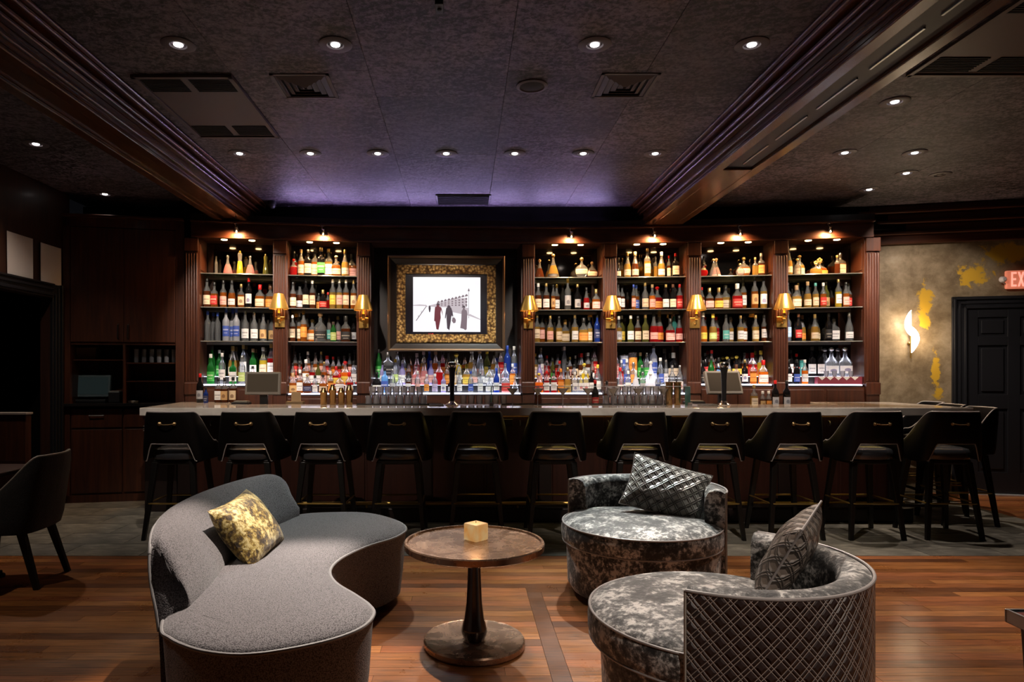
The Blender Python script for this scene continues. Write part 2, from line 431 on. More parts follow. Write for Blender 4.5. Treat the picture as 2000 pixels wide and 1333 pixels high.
# ------------------------------------------------------------------ geometry helpers
class MB:
    def __init__(s): s.v = []; s.f = []; s.m = []; s.uv = {}
    def add(s, vs, fs, mi=0, T=None, uvs=None):
        o = len(s.v)
        s.v += [tuple(T @ Vector(p)) if T else tuple(p) for p in vs]
        for k, f in enumerate(fs):
            s.f.append(tuple(i + o for i in f)); s.m.append(mi)
            if uvs: s.uv[len(s.f) - 1] = [uvs[i] for i in f]
        return s
    def box(s, x0, x1, y0, y1, z0, z1, mi=0, T=None):
        vs = [(x, y, z) for z in (z0, z1) for y in (y0, y1) for x in (x0, x1)]
        return s.add(vs, [(0, 2, 3, 1), (4, 5, 7, 6), (0, 1, 5, 4), (2, 6, 7, 3), (0, 4, 6, 2), (1, 3, 7, 5)], mi, T)
    def loft(s, rings, mi=0, T=None, closed=True, cap0=True, cap1=True, uvs=None):
        n = len(rings[0]); vs = [p for r in rings for p in r]; fs = []
        for i in range(len(rings) - 1):
            for j in range(n if closed else n - 1):
                k = (j + 1) % n
                fs.append((i * n + j, i * n + k, (i + 1) * n + k, (i + 1) * n + j))
        if cap0: fs.append(tuple(reversed(range(n))))
        if cap1: fs.append(tuple(range((len(rings) - 1) * n, len(rings) * n)))
        return s.add(vs, fs, mi, T, uvs)
    def lathe(s, prof, n=24, mi=0, T=None, cap0=True, cap1=True, c=(0, 0)):
        return s.loft([[(c[0] + r * math.cos(2 * PI * j / n), c[1] + r * math.sin(2 * PI * j / n), z) for j in range(n)] for r, z in prof], mi, T, True, cap0, cap1)
    def tube(s, pts, r, n=8, mi=0, T=None, closed=False):
        pts = [Vector(p) for p in pts]; rings = []; N = len(pts)
        up = None
        for i, p in enumerate(pts):
            if closed: d = pts[(i + 1) % N] - pts[i - 1]
            else: d = pts[min(i + 1, N - 1)] - pts[max(i - 1, 0)]
            d.normalize()
            if up is None: up = Vector((0, 0, 1)) if abs(d.z) < .9 else Vector((1, 0, 0))
            a = d.cross(up)
            if a.length < 1e-5: a = d.cross(Vector((0, 1, 0)))
            a.normalize(); b = a.cross(d); up = b
            rr = r[i] if isinstance(r, (list, tuple)) else r
            rings.append([tuple(p + a * rr * math.cos(2 * PI * j / n) + b * rr * math.sin(2 * PI * j / n)) for j in range(n)])
        if closed:
            rings.append(rings[0])
            return s.loft(rings, mi, T, True, False, False)
        return s.loft(rings, mi, T)
    def prism(s, poly, z0, z1, mi=0, T=None):
        return s.loft([[(x, y, z0) for x, y in poly], [(x, y, z1) for x, y in poly]], mi, T)
    def build(s, name, mat, parent=None, smooth=False, bevel=0, seg=2, angle=None):
        me = bpy.data.meshes.new(name)
        me.from_pydata(s.v, [], s.f)
        mats = mat if isinstance(mat, (list, tuple)) else [mat]
        for x in mats: me.materials.append(x)
        if len(mats) > 1: me.polygons.foreach_set('material_index', s.m)
        if s.uv:
            ul = me.uv_layers.new(name='UVMap')
            for fi, us in s.uv.items():
                p = me.polygons[fi]
                for k, li in enumerate(p.loop_indices): ul.data[li].uv = us[k]
        bm = bmesh.new(); bm.from_mesh(me)
        if not s.uv: bmesh.ops.remove_doubles(bm, verts=bm.verts, dist=1e-6)
        bmesh.ops.recalc_face_normals(bm, faces=bm.faces)
        if bevel:
            es = [e for e in bm.edges if len(e.link_faces) == 2 and e.calc_face_angle(0) > .5]
            bmesh.ops.bevel(bm, geom=es, offset=bevel, segments=seg, affect='EDGES', profile=.5)
        bm.to_mesh(me); bm.free()
        if smooth:
            me.polygons.foreach_set('use_smooth', [True] * len(me.polygons))
            try: me.set_sharp_from_angle(angle=angle or .75)
            except Exception: pass
        me.update()
        return link(name, me, parent)

def link(name, me, parent=None):
    o = bpy.data.objects.new(name, me); C.objects.link(o)
    if parent: o.parent = parent
    return o

def tag(o, label, cat, group=None, kind=None):
    o['label'] = label; o['category'] = cat
    if group: o['group'] = group
    if kind: o['kind'] = kind
    return o

def thing(name, label, cat, loc=(0, 0, 0), rz=0, group=None):
    o = bpy.data.objects.new(name, None); C.objects.link(o)
    o.location = loc; o.rotation_euler = (0, 0, rz); o.empty_display_size = .1
    return tag(o, label, cat, group)

def struct(o, label=None):
    o['kind'] = 'structure'
    if label: o['label'] = label
    return o

def dup(root, loc, rz=0, label=None, group=None):
    r = root.copy(); C.objects.link(r); r.location = loc; r.rotation_euler = (0, 0, rz)
    if label: r['label'] = label
    if group: r['group'] = group
    for ch in root.children:
        c = ch.copy(); C.objects.link(c); c.parent = r
        for g in ch.children:
            d = g.copy(); C.objects.link(d); d.parent = c
    return r

def box(name, x0, x1, y0, y1, z0, z1, mat, parent=None, bevel=0):
    return MB().box(x0, x1, y0, y1, z0, z1).build(name, mat, parent, bevel=bevel)

def catmull(pts, n, closed=False):
    out = []; N = len(pts)
    P = [Vector(p) for p in pts]
    segs = N if closed else N - 1
    for i in range(segs):
        a, b, c, d = (P[(i - 1) % N], P[i], P[(i + 1) % N], P[(i + 2) % N]) if closed else (P[max(i - 1, 0)], P[i], P[min(i + 1, N - 1)], P[min(i + 2, N - 1)])
        for k in range(n):
            t = k / n
            out.append(.5 * ((2 * b) + (c - a) * t + (2 * a - 5 * b + 4 * c - d) * t * t + (3 * b - a - 3 * c + d) * t ** 3))
    if not closed: out.append(P[-1])
    return out

ORD = ['', 'first', 'second', 'third', 'fourth', 'fifth', 'sixth', 'seventh', 'eighth', 'ninth', 'tenth', 'eleventh', 'twelfth', 'thirteenth', 'fourteenth', 'fifteenth',
       'sixteenth', 'seventeenth', 'eighteenth', 'nineteenth', 'twentieth', 'twenty-first', 'twenty-second', 'twenty-third']

def lamp(name, kind, loc, power, col, parent=None, aim=None, angle=60, blend=.5, size=.04):
    d = bpy.data.lights.new(name, kind); d.energy = power; d.color = col
    if kind == 'SPOT':
        d.spot_size = math.radians(angle); d.spot_blend = blend; d.shadow_soft_size = size
    elif kind == 'POINT': d.shadow_soft_size = size
    o = bpy.data.objects.new(name, d); C.objects.link(o); o.location = loc
    if aim is not None:
        o.rotation_euler = (Vector(aim) - Vector(loc)).to_track_quat('-Z', 'Y').to_euler()
    if parent: o.parent = parent
    return o

# ------------------------------------------------------------------ floor
floor = struct(box('floor', -4.4, 8.2, -3.2, 8.6, -.12, -.014, flat('subfloor_dark', (.012, .006, .004), .9)), 'dark subfloor under boards and slate tiles')

def board_mesh(rects, z0=-.013, z1=0.0):
    vs = []; fs = []; tint = []
    for x0, x1, y0, y1, t in rects:
        o = len(vs); g = .0009
        vs += [(x, y, z) for z in (z0, z1) for y in (y0 + g, y1 - g) for x in (x0 + g, x1 - g)]
        for f in [(0, 2, 3, 1), (4, 5, 7, 6), (0, 1, 5, 4), (2, 6, 7, 3), (0, 4, 6, 2), (1, 3, 7, 5)]:
            fs.append(tuple(i + o for i in f)); tint.append(t)
    me = bpy.data.meshes.new('floor_board'); me.from_pydata(vs, [], fs)
    a = me.attributes.new('tint', 'FLOAT', 'FACE'); a.data.foreach_set('value', tint)
    me.materials.append(M['plank']); me.update()
    return me

PW = .083
rng = random.Random(11)
singles, rest = [], []
for k in range(-78, 45):
    y0 = 4.2 + k * PW; y1 = y0 + PW
    if y0 < -3.1 or y1 > 8.3: continue
    if y0 > 5.02: spans = [(5.3, 8.0)]
    elif k == 0: spans = [(-4.35, .40), (.40, 8.0)]
    elif k < 0: spans = [(-4.35, .40), (.49, 8.0)]
    else: spans = [(-4.35, 8.0)]
    for a, b in spans:
        x = a - rng.uniform(0, .9)
        while x < b:
            L = rng.uniform(.55, 1.7)
            xa, xb = max(x, a), min(x + L, b)
            x += L
            if xb - xa < .03: continue
            t = rng.random()
            if k == 0 and a > .3: t = .02
            r = (xa, xb, y0, y1, t)
            yc = (y0 + y1) / 2
            if 2.2 < yc < 3.95 and xb > -905 / 1300 * yc - .05 and xa < 1095 / 1300 * yc + .05: singles.append(r)
            else: rest.append(r)
for r in singles: link('floor_board', board_mesh([r]), floor)
link('inlay_board', board_mesh([(.40, .49, 1.0, 4.2, .03)]), floor)
o = link('floor_boards_far', board_mesh(rest), floor); o['kind'] = 'stuff'

# slate tiles
TX, TY = .60, .36
tm = {}
def tile(x0, x1, y0, y1):
    key = (round(x1 - x0, 3), round(y1 - y0, 3))
    if key not in tm:
        g = .0025; w, d = key
        b = MB().box(g, w - g, g, d - g, -.013, .0).build('floor_tile', M['tile'], floor)
        tm[key] = b.data; b.location = (x0, y0, 0)
    else:
        b = link('floor_tile', tm[key], floor); b.location = (x0, y0, 0)
y = 5.034
row = 0
while y < 7.7:
    y1 = min(y + TY, 7.72)
    x = -4.26 - (row % 2) * .3
    while x < 5.3:
        xa, xb = max(x, -4.26), min(x + TX, 5.3)
        if xb - xa > .05 and (y < 6.4 or xa < -2.6 or xb > 4.0): tile(xa, xb, y, y1)
        x += TX
    y = y1; row += 1
o = MB().box(-2.8, 4.2, 6.84, 7.72, -.013, -.002).build('floor_behind_bar', M['tile'], floor)

# ------------------------------------------------------------------ walls
def wall_panel(name, p0, p1, z0, z1, mat, th=.1, parent=None):
    """upright slab between plan points p0 -> p1, thickness behind (left of direction)"""
    d = Vector((p1[0] - p0[0], p1[1] - p0[1])); L = d.length; a = math.atan2(d.y, d.x)
    o = MB().box(0, L, 0, th, z0, z1).build(name, mat, parent)
    o.location = (p0[0], p0[1], 0); o.rotation_euler = (0, 0, a)
    return o
# left wall with doorway
wl = struct(MB().box(-4.36, -4.26, -3.2, 4.4, 0, CEIL).box(-4.36, -4.26, 4.4, 6.86, 2.16, CEIL).box(-4.36, -4.26, 6.86, 7.2, 0, CEIL).build('wall_left', wood('left_wall_panelling', (.020, .008, .005), (.045, .016, .009))), 'dark panelled left wall with wide doorway')
dw = struct(bpy.data.objects.new('door_1', None), 'black moulded casing around the dark doorway on the left'); C.objects.link(dw)
for y0, y1, dx in ((6.86, 7.0, .03), (6.88, 6.905, .05), (6.94, 6.965, .045), (6.985, 7.005, .055)):
    MB().box(-4.26, -4.26 + dx, y0, y1, 0, 2.16 + (y1 - 6.86)).build('casing_upright', M['door_black'], dw, bevel=.004)
for z0, z1, dx in ((2.16, 2.30, .03), (2.18, 2.205, .05), (2.24, 2.265, .045), (2.285, 2.305, .055)):
    MB().box(-4.26, -4.26 + dx, 4.3, 6.86, z0, z1).build('casing_head', M['door_black'], dw, bevel=.004)
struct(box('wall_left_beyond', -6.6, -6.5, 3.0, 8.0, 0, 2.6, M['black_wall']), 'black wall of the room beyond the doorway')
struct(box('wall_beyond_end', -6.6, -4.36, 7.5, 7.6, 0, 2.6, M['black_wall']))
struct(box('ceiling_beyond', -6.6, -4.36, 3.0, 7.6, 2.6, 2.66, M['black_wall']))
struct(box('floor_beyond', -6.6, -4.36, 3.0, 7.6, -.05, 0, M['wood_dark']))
# enclosing walls out of view
struct(box('wall_front', -4.4, 8.2, -3.3, -3.2, 0, CEIL, M['wood_dark']), 'dark wall behind the viewer')
struct(box('wall_right', 8.1, 8.2, -3.2, 8.6, 0, CEIL, M['wood_dark']), 'dark side wall to the right')
# angled plaster wall on the right, with door and mouldings
PR0, PR1 = Vector((4.30, 7.993)), Vector((8.2, 7.041))
dv = (PR1 - PR0); LR = dv.length; AR = math.atan2(dv.y, dv.x)
def on_right(s): return (s - 4.30) / math.cos(AR)   # distance along wall from its x coordinate
wr = struct(wall_panel('wall_back', PR0, PR1, 0, 2.89, M['plaster']), 'distressed brown plaster wall with ochre patches and a sconce')
wr2 = struct(bpy.data.objects.new('trim_1', None), 'dark stepped wooden crown moulding above the plaster wall'); C.objects.link(wr2)
wr2.location = (PR0.x, PR0.y, 0); wr2.rotation_euler = (0, 0, AR)
for z0, z1, d in ((2.89, 2.99, .06), (2.99, 3.02, .12), (3.02, 3.11, .09), (3.11, 3.14, .17), (3.14, 3.22, .14), (3.22, 3.25, .22), (3.25, 3.31, .19)):
    MB().box(-.3, LR, -d, .1, z0, z1).build('moulding_strip', M['wood_x'], wr2, bevel=.008)

# wall above the back bar
struct(box('wall_back_fascia', -4.4, 5.2, 7.70, 7.8, 3.05, CEIL, M['black_wall']), 'black fascia between the back bar header and the ceiling')
struct(box('wall_behind_bar', -4.5, 5.0, 8.12, 8.2, 0, 3.1, M['black_wall']), 'black wall hidden behind the shelving')

# door on the right wall (local frame along the wall)
dr = struct(bpy.data.objects.new('door_2', None), 'black six panel double door in moulded casing'); C.objects.link(dr)
s0 = on_right(5.622)
dr.location = (PR0.x + s0 * math.cos(AR), PR0.y + s0 * math.sin(AR), 0); dr.rotation_euler = (0, 0, AR)
CW = .14; DWID = 1.86; DH = 2.12
for x0, x1, d in ((0, CW, .03), (.012, .034, .05), (.06, .085, .042), (.115, .138, .055)):
    MB().box(x0, x1, -d, .0, 0, 2.26 - x0).build('casing_upright', M['door_black'], dr, bevel=.004)
    MB().box(CW * 2 + DWID - x1, CW * 2 + DWID - x0, -d, .0, 0, 2.26 - x0).build('casing_upright', M['door_black'], dr, bevel=.004)
for z0, z1, d in ((2.12, 2.26, .03), (2.224, 2.248, .05), (2.175, 2.2, .042), (2.122, 2.145, .055)):
    MB().box(2.26 - z1, CW * 2 + DWID - (2.26 - z1), -d, 0, z0, z1).build('casing_head', M['door_black'], dr, bevel=.004)
for k in range(2):
    x0 = CW + k * DWID / 2 + .004; x1 = CW + (k + 1) * DWID / 2 - .004
    leaf = MB().box(x0, x1, -.012, 0, .02, DH).build('door_leaf', M['door_black'], dr)
    wcol = (x1 - x0 - .11 * 2 - .12) / 2
    xs = [x0, x0 + .11, x0 + .11 + wcol, x0 + .23 + wcol, x1 - .11, x1]
    for a, b in ((0, 1), (2, 3), (4, 5)): MB().box(xs[a], xs[b], -.03, -.012, .02, DH).build('stile', M['door_black'], leaf, bevel=.003)
    zs = [.02, .26, .98, 1.14, 1.70, 1.80, 2.02, DH]
    for a, b in ((0, 1), (2, 3), (4, 5), (6, 7)):
        for c, d in ((1, 2), (3, 4)): MB().box(xs[c], xs[d], -.03, -.012, zs[a], zs[b]).build('rail', M['door_black'], leaf, bevel=.003)
    for a, b in ((1, 2), (3, 4), (5, 6)):
        for c, d in ((1, 2), (3, 4)): MB().box(xs[c] + .035, xs[d] - .035, -.026, -.012, zs[a] + .035, zs[b] - .035).build('panel', M['door_black'], leaf, bevel=.006)
MB().box(CW - .3, CW * 2 + DWID + .2, -.06, 0, 0, .018).build('light_gap_strip', flat('light_gap_pale_metal', (.62, .62, .66), .35, metal=.6), dr, bevel=.003)  # pale metal strip stands in for the light gap under the door

# ------------------------------------------------------------------ ceiling
ceil = struct(box('ceiling', -4.4, 8.2, -3.3, 8.6, CEIL + .02, CEIL + .12, M['black']), 'dark crackled ceiling of large flush panels')
pm = {}
for xa, xb, nx in ((-4.26, -2.72, 2), (-2.38, 2.06, 5), (2.47, 8.1, 6)):
    w = (xb - xa) / nx
    for i in range(nx):
        ys = [-3.2, -.4, 2.2 - (i % 2) * .4]
        while ys[-1] + 1.22 < 7.7: ys.append(ys[-1] + 1.22)
        ys.append(7.71)
        for ya, yb in zip(ys, ys[1:]):
            key = (round(w, 3), round(yb - ya, 3))
            if key not in pm:
                b = MB().box(.0015, key[0] - .0015, .0015, key[1] - .0015, 0, .02).build('ceiling_panel', M['ceiling'], ceil); pm[key] = b.data
            else: b = link('ceiling_panel', pm[key], ceil)
            b.location = (xa + i * w, ya, CEIL)

def beam(name, label, x0, x1, slot):
    r = struct(bpy.data.objects.new(name, None), label); C.objects.link(r)
    Y0, Y1 = -3.1, 7.62
    MB().box(x0, x1, Y0, Y1, 3.085, CEIL).build('beam_core', M['wood_y'], r)
    MB().box(x0, x0 + .085, Y0, Y1, 3.06, 3.085).build('edge_board', M['wood_y'], r, bevel=.006)
    MB().box(x1 - .085, x1, Y0, Y1, 3.06, 3.085).build('edge_board', M['wood_y'], r, bevel=.006)
    for sg, xe in ((-1, x0), (1, x1)):
        for d0, z0, z1 in ((.025, 3.115, 3.14), (.05, 3.19, 3.21), (.075, 3.215, 3.24), (.12, 3.262, 3.285), (.15, 3.288, 3.31)):
            a, b = sorted((xe, xe + sg * d0))
            MB().box(a, b, Y0, Y1, z0, z1).build('crown_strip', M['wood_y'], r, bevel=.006)
    if slot:
        MB().box(x0 + .10, x1 - .10, Y0, 5.5, 3.082, 3.086).build('light_slot', M['black'], r)
        MB().box(x0 + .085, x1 - .085, 5.5, Y1, 3.062, 3.085).build('end_board', M['wood_y'], r, bevel=.006)
        y = 5.45
        while y > 1.0:
            MB().box(x0 + .2, x0 + .212, y - .5, y - .06, 3.074, 3.084).build('slot_rail', M['steel'], r)
            y -= .56
    return r
beam('trim_2', 'left dark wood ceiling beam with stepped crown moulding', -2.72, -2.38, False)
beam('trim_3', 'right dark wood ceiling beam with recessed black light slot', 2.06, 2.47, True)

# ------------------------------------------------------------------ ceiling fittings
dl0 = None
SECT = lambda x: 'left' if x < -2.6 else ('right' if x > 2.5 else 'middle')
def downlight(x, y, label, lit=True):
    r = thing('ceiling_downlight', label, 'downlight', (x, y, CEIL), 0, 'recessed ceiling downlights')
    MB().lathe([(.096, 0), (.098, -.004), (.092, -.008), (.05, -.008), (.042, .004), (.042, .012)], 28, cap0=False, cap1=False).build('trim_ring', M['trim_ring'], r, smooth=True)
    MB().lathe([(.040, .004), (.026, .008)], 24, cap0=False, cap1=False).build('baffle', M['black'], r, smooth=True)
    MB().lathe([(.027, -.001), (.0262, -.006), (.02, -.009)], 20).build('lens', M['white_glow'] if lit else M['trim_ring'], r, smooth=True)
    return r
rows = {}
for (x, y, p, ax, ay, ang, az) in DOWN:
    if y > 3.5: rows.setdefault((SECT(x), y), []).append(x)
for (x, y, p, ax, ay, ang, az) in DOWN:
    key = (SECT(x), y)
    if key in rows:
        i = sorted(rows[key]).index(x) + 1
        where = {'left': 'left of left beam', 'right': 'right of right beam', 'middle': 'between the beams'}[key[0]]
        nm = ('near row' if y < 4 else 'far row') if key[0] == 'middle' else ('%.0f cm from left wall' % 0 if False else ('nearest' if y < 5.7 else ('farthest' if y > 6.9 else ('third back' if y > 6 else 'middle pair'))))
        lab = f'lit round recessed downlight {where}, {nm}, {ORD[i]} from left'
    else:
        lab = f'recessed downlight overhead out of view at {"left" if x < 0 else "right"} {"near" if y < 2.5 else "side"}'
    r = downlight(x, y, lab)
    lamp('downlight_lamp', 'SPOT', (0, 0, -.012), p, BARW if (az > 2 and y > 5) else (COOL if x == -.75 and y > 5 else NEUT), r, aim=(ax - x, ay - y, az - CEIL), angle=ang, blend=.8 if ang > 100 else .6, size=.025)
for (x, y, p, ax, ay, ang, az) in ADDED_SPOTS:
    o = lamp('downlight_lamp', 'SPOT', (x + .012, y, CEIL - .014), p, COOL if x < 1.3 else NEUT, None, aim=(ax, ay, az), angle=ang, blend=.7, size=.025)  # added for the light, with no fitting of its own
    for q in bpy.data.objects:
        if q.name.startswith('ceiling_downlight') and abs(q.location.x - x) < .01 and abs(q.location.y - y) < .01:
            o.parent = q; o.location = (.012, 0, -.014)
for x, y, lab in ((4.62, 6.45, 'small unlit round recessed fitting at far right of ceiling'),):
    if lab: downlight(x, y, lab, False)

def diffuser(x, y, label):
    r = thing('air_diffuser', label, 'vent', (x, y, CEIL), 0, 'square ceiling air diffusers')
    s = .19
    MB().box(-s, s, -s, -s + .02, -.006, .0).box(-s, s, s - .02, s, -.006, 0).box(-s, -s + .02, -s, s, -.006, 0).box(s - .02, s, -s, s, -.006, 0).build('frame', flat('vent_frame', (.10, .085, .09), .5), r)
    MB().box(-s + .02, s - .02, -s + .02, s - .02, -.002, -.001).build('backing', M['black'], r)
    for k in range(4):
        a = s - .03 - k * .04; b = a - .028
        rings = [[(sx * q, sy * q, z) for sx, sy in ((-1, -1), (1, -1), (1, 1), (-1, 1))] for q, z in ((a, -.003), (b, -.016), (b - .002, -.014))]
        MB().loft(rings, cap0=False, cap1=False).build('louver', flat('vent_louver', (.09, .075, .085), .5), r)
diffuser(-1.06, 4.47, 'square louvred air diffuser in the ceiling, left of centre')
diffuser(1.08, 4.46, 'square louvred air diffuser in the ceiling, right of centre')
r = thing('ceiling_speaker', 'round flush ceiling speaker left of the right air diffuser', 'speaker', (.46, 4.46, CEIL))
MB().lathe([(.105, 0), (.105, -.008), (.085, -.012), (.08, -.004)], 32, cap0=False, cap1=False).build('bezel', flat('speaker_bezel', (.11, .09, .1), .5), r, smooth=True)
MB().lathe([(.08, -.005), (.04, -.012), (.002, -.014)], 32, cap0=False).build('grille', M['rubber'], r, smooth=True)

def access_panel(name, label, x0, x1, y0, y1):
    r = thing(name, label, 'vent', ((x0 + x1) / 2, (y0 + y1) / 2, CEIL))
    hx, hy = (x1 - x0) / 2, (y1 - y0) / 2
    fm = flat('return_frame', (.09, .065, .06), .5)
    MB().box(-hx, hx, -hy, hy, -.008, 0).build('plate', fm, r, bevel=.003)
    MB().box(-hx, -hx + .03, -hy, hy, -.02, -.008).box(hx - .03, hx, -hy, hy, -.02, -.008).box(-hx, hx, -hy, -hy + .03, -.02, -.008).box(-hx, hx, hy - .03, hy, -.02, -.008).build('frame', fm, r, bevel=.002)
    for sy in (-1, 1):
        for sx in (-1, 1):
            g = MB(); cx = sx * hx * .48; cy = sy * (hy - .15)
            g.box(cx - hx * .40, cx + hx * .40, cy - .10, cy + .10, -.010, -.0085)
            gr = g.build('grille', M['black'], r)
            s = MB()
            for q in range(9): s.box(cx - hx * .40, cx + hx * .40, cy - .095 + q * .022, cy - .088 + q * .022, -.014, -.010)
            s.build('slats', M['rubber'], gr)['kind'] = 'stuff'
access_panel('return_air_panel', 'large ceiling return air panel beside the left beam', -2.15, -1.495, 4.29, 5.41)
access_panel('return_air_panel', 'large ceiling return air panel right of the right beam', 2.85, 3.62, 3.3, 4.29)
r = thing('linear_grille', 'dark rectangular air grille in the ceiling above the framed screen', 'vent', (0, 7.37, CEIL))
MB().box(-.30, .30, -.2, .2, -.012, 0).build('frame', M['black'], r, bevel=.004)
for k in range(8): MB().box(-.28, .28, -.175 + k * .045, -.155 + k * .045, -.02, -.012).build('slat', M['black_wall'], r)
r = thing('dome_camera', 'small black dome security camera beside the left beam end', 'camera', (-2.14, 7.45, CEIL))
MB().lathe([(.05, 0), (.05, -.03), (.045, -.04)], 20).build('housing', M['plastic'], r, smooth=True)
MB().lathe([(.04, -.04), (.038, -.06), (.025, -.08), (.004, -.088)], 20).build('dome', flat('smoked_dome', (.05, .05, .055), .05), r, smooth=True)
r = thing('ceiling_sensor', 'small black box fixed to the ceiling at top centre', 'sensor', (-.125, 3.47, CEIL))
MB().box(-.022, .022, -.05, .05, -.03, 0).build('body', M['plastic'], r, bevel=.004)
MB().lathe([(.012, -.03), (.010, -.036), (.003, -.038)], 14).build('sensor_lens', M['rubber'], r, smooth=True)

# ------------------------------------------------------------------ back bar
FR = [(-2.985, 7.32), (-2.055, 7.47), (-1.135, 7.60), (.746, 7.68), (1.69, 7.67), (2.632, 7.60), (3.56, 7.47), (4.495, 7.32)]
BAYNAME = ['leftmost bay', 'second bay', 'centre bay', 'fourth bay', 'fifth bay', 'sixth bay', 'rightmost bay']
SH = [2.50, 2.124, 1.746]            # glass shelf tops
DEP = .36
PIL = .135
bayT = []
def bay_frame(i):
    a, b = Vector(FR[i]), Vector(FR[i + 1]); m = (a + b) / 2; d = b - a
    return m, d.length, math.atan2(d.y, d.x)

def strip_lamp(name, loc, length, power, col, parent, tilt=.55):
    d = bpy.data.lights.new(name, 'AREA'); d.shape = 'RECTANGLE'; d.size = length; d.size_y = .012; d.energy = power; d.color = col
    o = bpy.data.objects.new(name, d); C.objects.link(o); o.location = loc; o.rotation_euler = (tilt, 0, 0); o.parent = parent
    return o

def make_bay(i):
    m, L, ang = bay_frame(i)
    wide = i == 2
    base = [1.26, 1.155, 1.155, 1.155, 1.155, 1.26, 1.26][i]
    r = thing('back_bar_bay', ('mahogany back bar shelving with smoked mirror, ' + BAYNAME[i]) if not wide else 'wide mahogany back bar bay holding the framed screen', 'shelving', (m.x, m.y, 0), ang, 'back bar shelving bays')
    w = L - PIL; h = w / 2
    bayT.append((r, m, ang, w, base))
    for sx in (-1, 1):
        p = MB().box(sx * h - .012, sx * h + .012, .0, DEP + .02, base, 2.90).build('side_panel', M['wood'], r)
        for z0, z1 in ((2.53, 2.83), (1.78, 2.09)):
            a, b = sorted((sx * (h - .012), sx * (h - .018)))
            MB().box(a, b, .05, DEP - .04, z0, z1).build('raised_panel', M['wood'], p, bevel=.003)
    MB().box(-h, h, DEP, DEP + .015, base - .1, 2.90).build('back_mirror', M['mirror'] if not wide else M['wood_dark'], r)
    MB().box(-h, h, -.02, DEP + .02, 2.885, 2.92).build('soffit', M['wood_x'], r)
    MB().box(-L / 2, L / 2, -.04, .0, 2.885, 3.04).build('header_board', M['wood_x'], r)
    MB().box(-L / 2, L / 2, -.055, .0, 2.87, 2.895).build('header_bead', M['wood_x'], r, bevel=.006)
    MB().box(-L / 2, L / 2, -.10, .05, 3.035, 3.058).build('cornice_strip', M['wood_x'], r, bevel=.006)
    MB().box(-L / 2, L / 2, -.07, .05, 3.058, 3.085).box(-L / 2, L / 2, -.07, -.056, 3.085, 3.125).build('cornice_top', M['wood_dark'], r)
    b = MB().box(-h, h, .02, DEP + .02, 0, base - .03).build('base_cabinet', M['wood_x'], r)
    if not wide:
        for k in (-1, 1): MB().box(min(0, k * h) + .015, max(0, k * h) - .015, .005, .02, .12, base - .06).build('door', M['wood'], b, bevel=.004)
        for q, z in enumerate(SH):
            s = MB().box(-h + .013, h - .013, .045, DEP - .004, z - .014, z).build('glass_shelf', M['glass_shelf'], r, bevel=.002)
            MB().tube([(-h + .013, .045, z - .007), (h - .013, .045, z - .007)], .006, 6).build('front_edge', flat('polished_glass_edge', (.35, .36, .34), .18, metal=.7) if 'edge' not in M else M['edge'], s)
            MB().box(-h + .013, h - .013, DEP - .012, DEP - .003, z - .034, z - .014).build('support_rail', M['steel'], s)
    # lit steps
    steps = ((.045, .14, base), (.14, .235, base + .09), (.235, DEP, base + .17)) if i in (1, 2, 3, 4) else ((.045, .17, base), (.17, DEP, base + .085))
    for k, (ya, yb, z) in enumerate(steps):
        st = MB().box(-h + .013, h - .013, ya, yb, z - .028, z - .003).build('step', M['plastic'], r)
        MB().box(-h + .02, h - .02, ya + .008, yb - .002, z - .003, z).build('lit_panel', M['step_glow'], st)
        if not k: MB().box(-h + .013, h - .013, ya - .004, ya, z - .016, z - .003).build('lit_edge', M['edge_glow'], st)
        if k: MB().box(-h + .013, h - .013, ya + .004, yb, base - .03, z - .028).build('step_riser', M['plastic'], st)
    # soffit pucks and mirror-lit warm light
    if not wide:
        for sx in (-1, 1):
            pk = MB().lathe([(.034, 0), (.034, -.006), (.028, -.008), (.022, -.004)], 20, c=(sx * .15, .10), T=Matrix.Translation((0, 0, 2.885))).build('puck_light', M['warm_glow'], r, smooth=True)
            lamp('puck_lamp', 'SPOT', (sx * .15, .10, 2.868), 16, WARM, r, aim=(sx * .15, .16, 1.0), angle=120, blend=.7, size=.03)
    return r
M['edge_glow'] = flat('lit_edge_strip', (.9, .9, .95), .4, ec=(.72, .72, 1.0), es=.75)
M['led_warm'] = flat('shelf_led_warm', (1, .8, .5), .4, ec=(1, .66, .34), es=1.2)
M['led_cool'] = flat('shelf_led_cool', (.9, .9, 1), .4, ec=(.86, .84, 1.0), es=1.5)
M['edge'] = flat('polished_glass_edge', (.35, .36, .34), .18, metal=.7)
for i in range(7): make_bay(i)

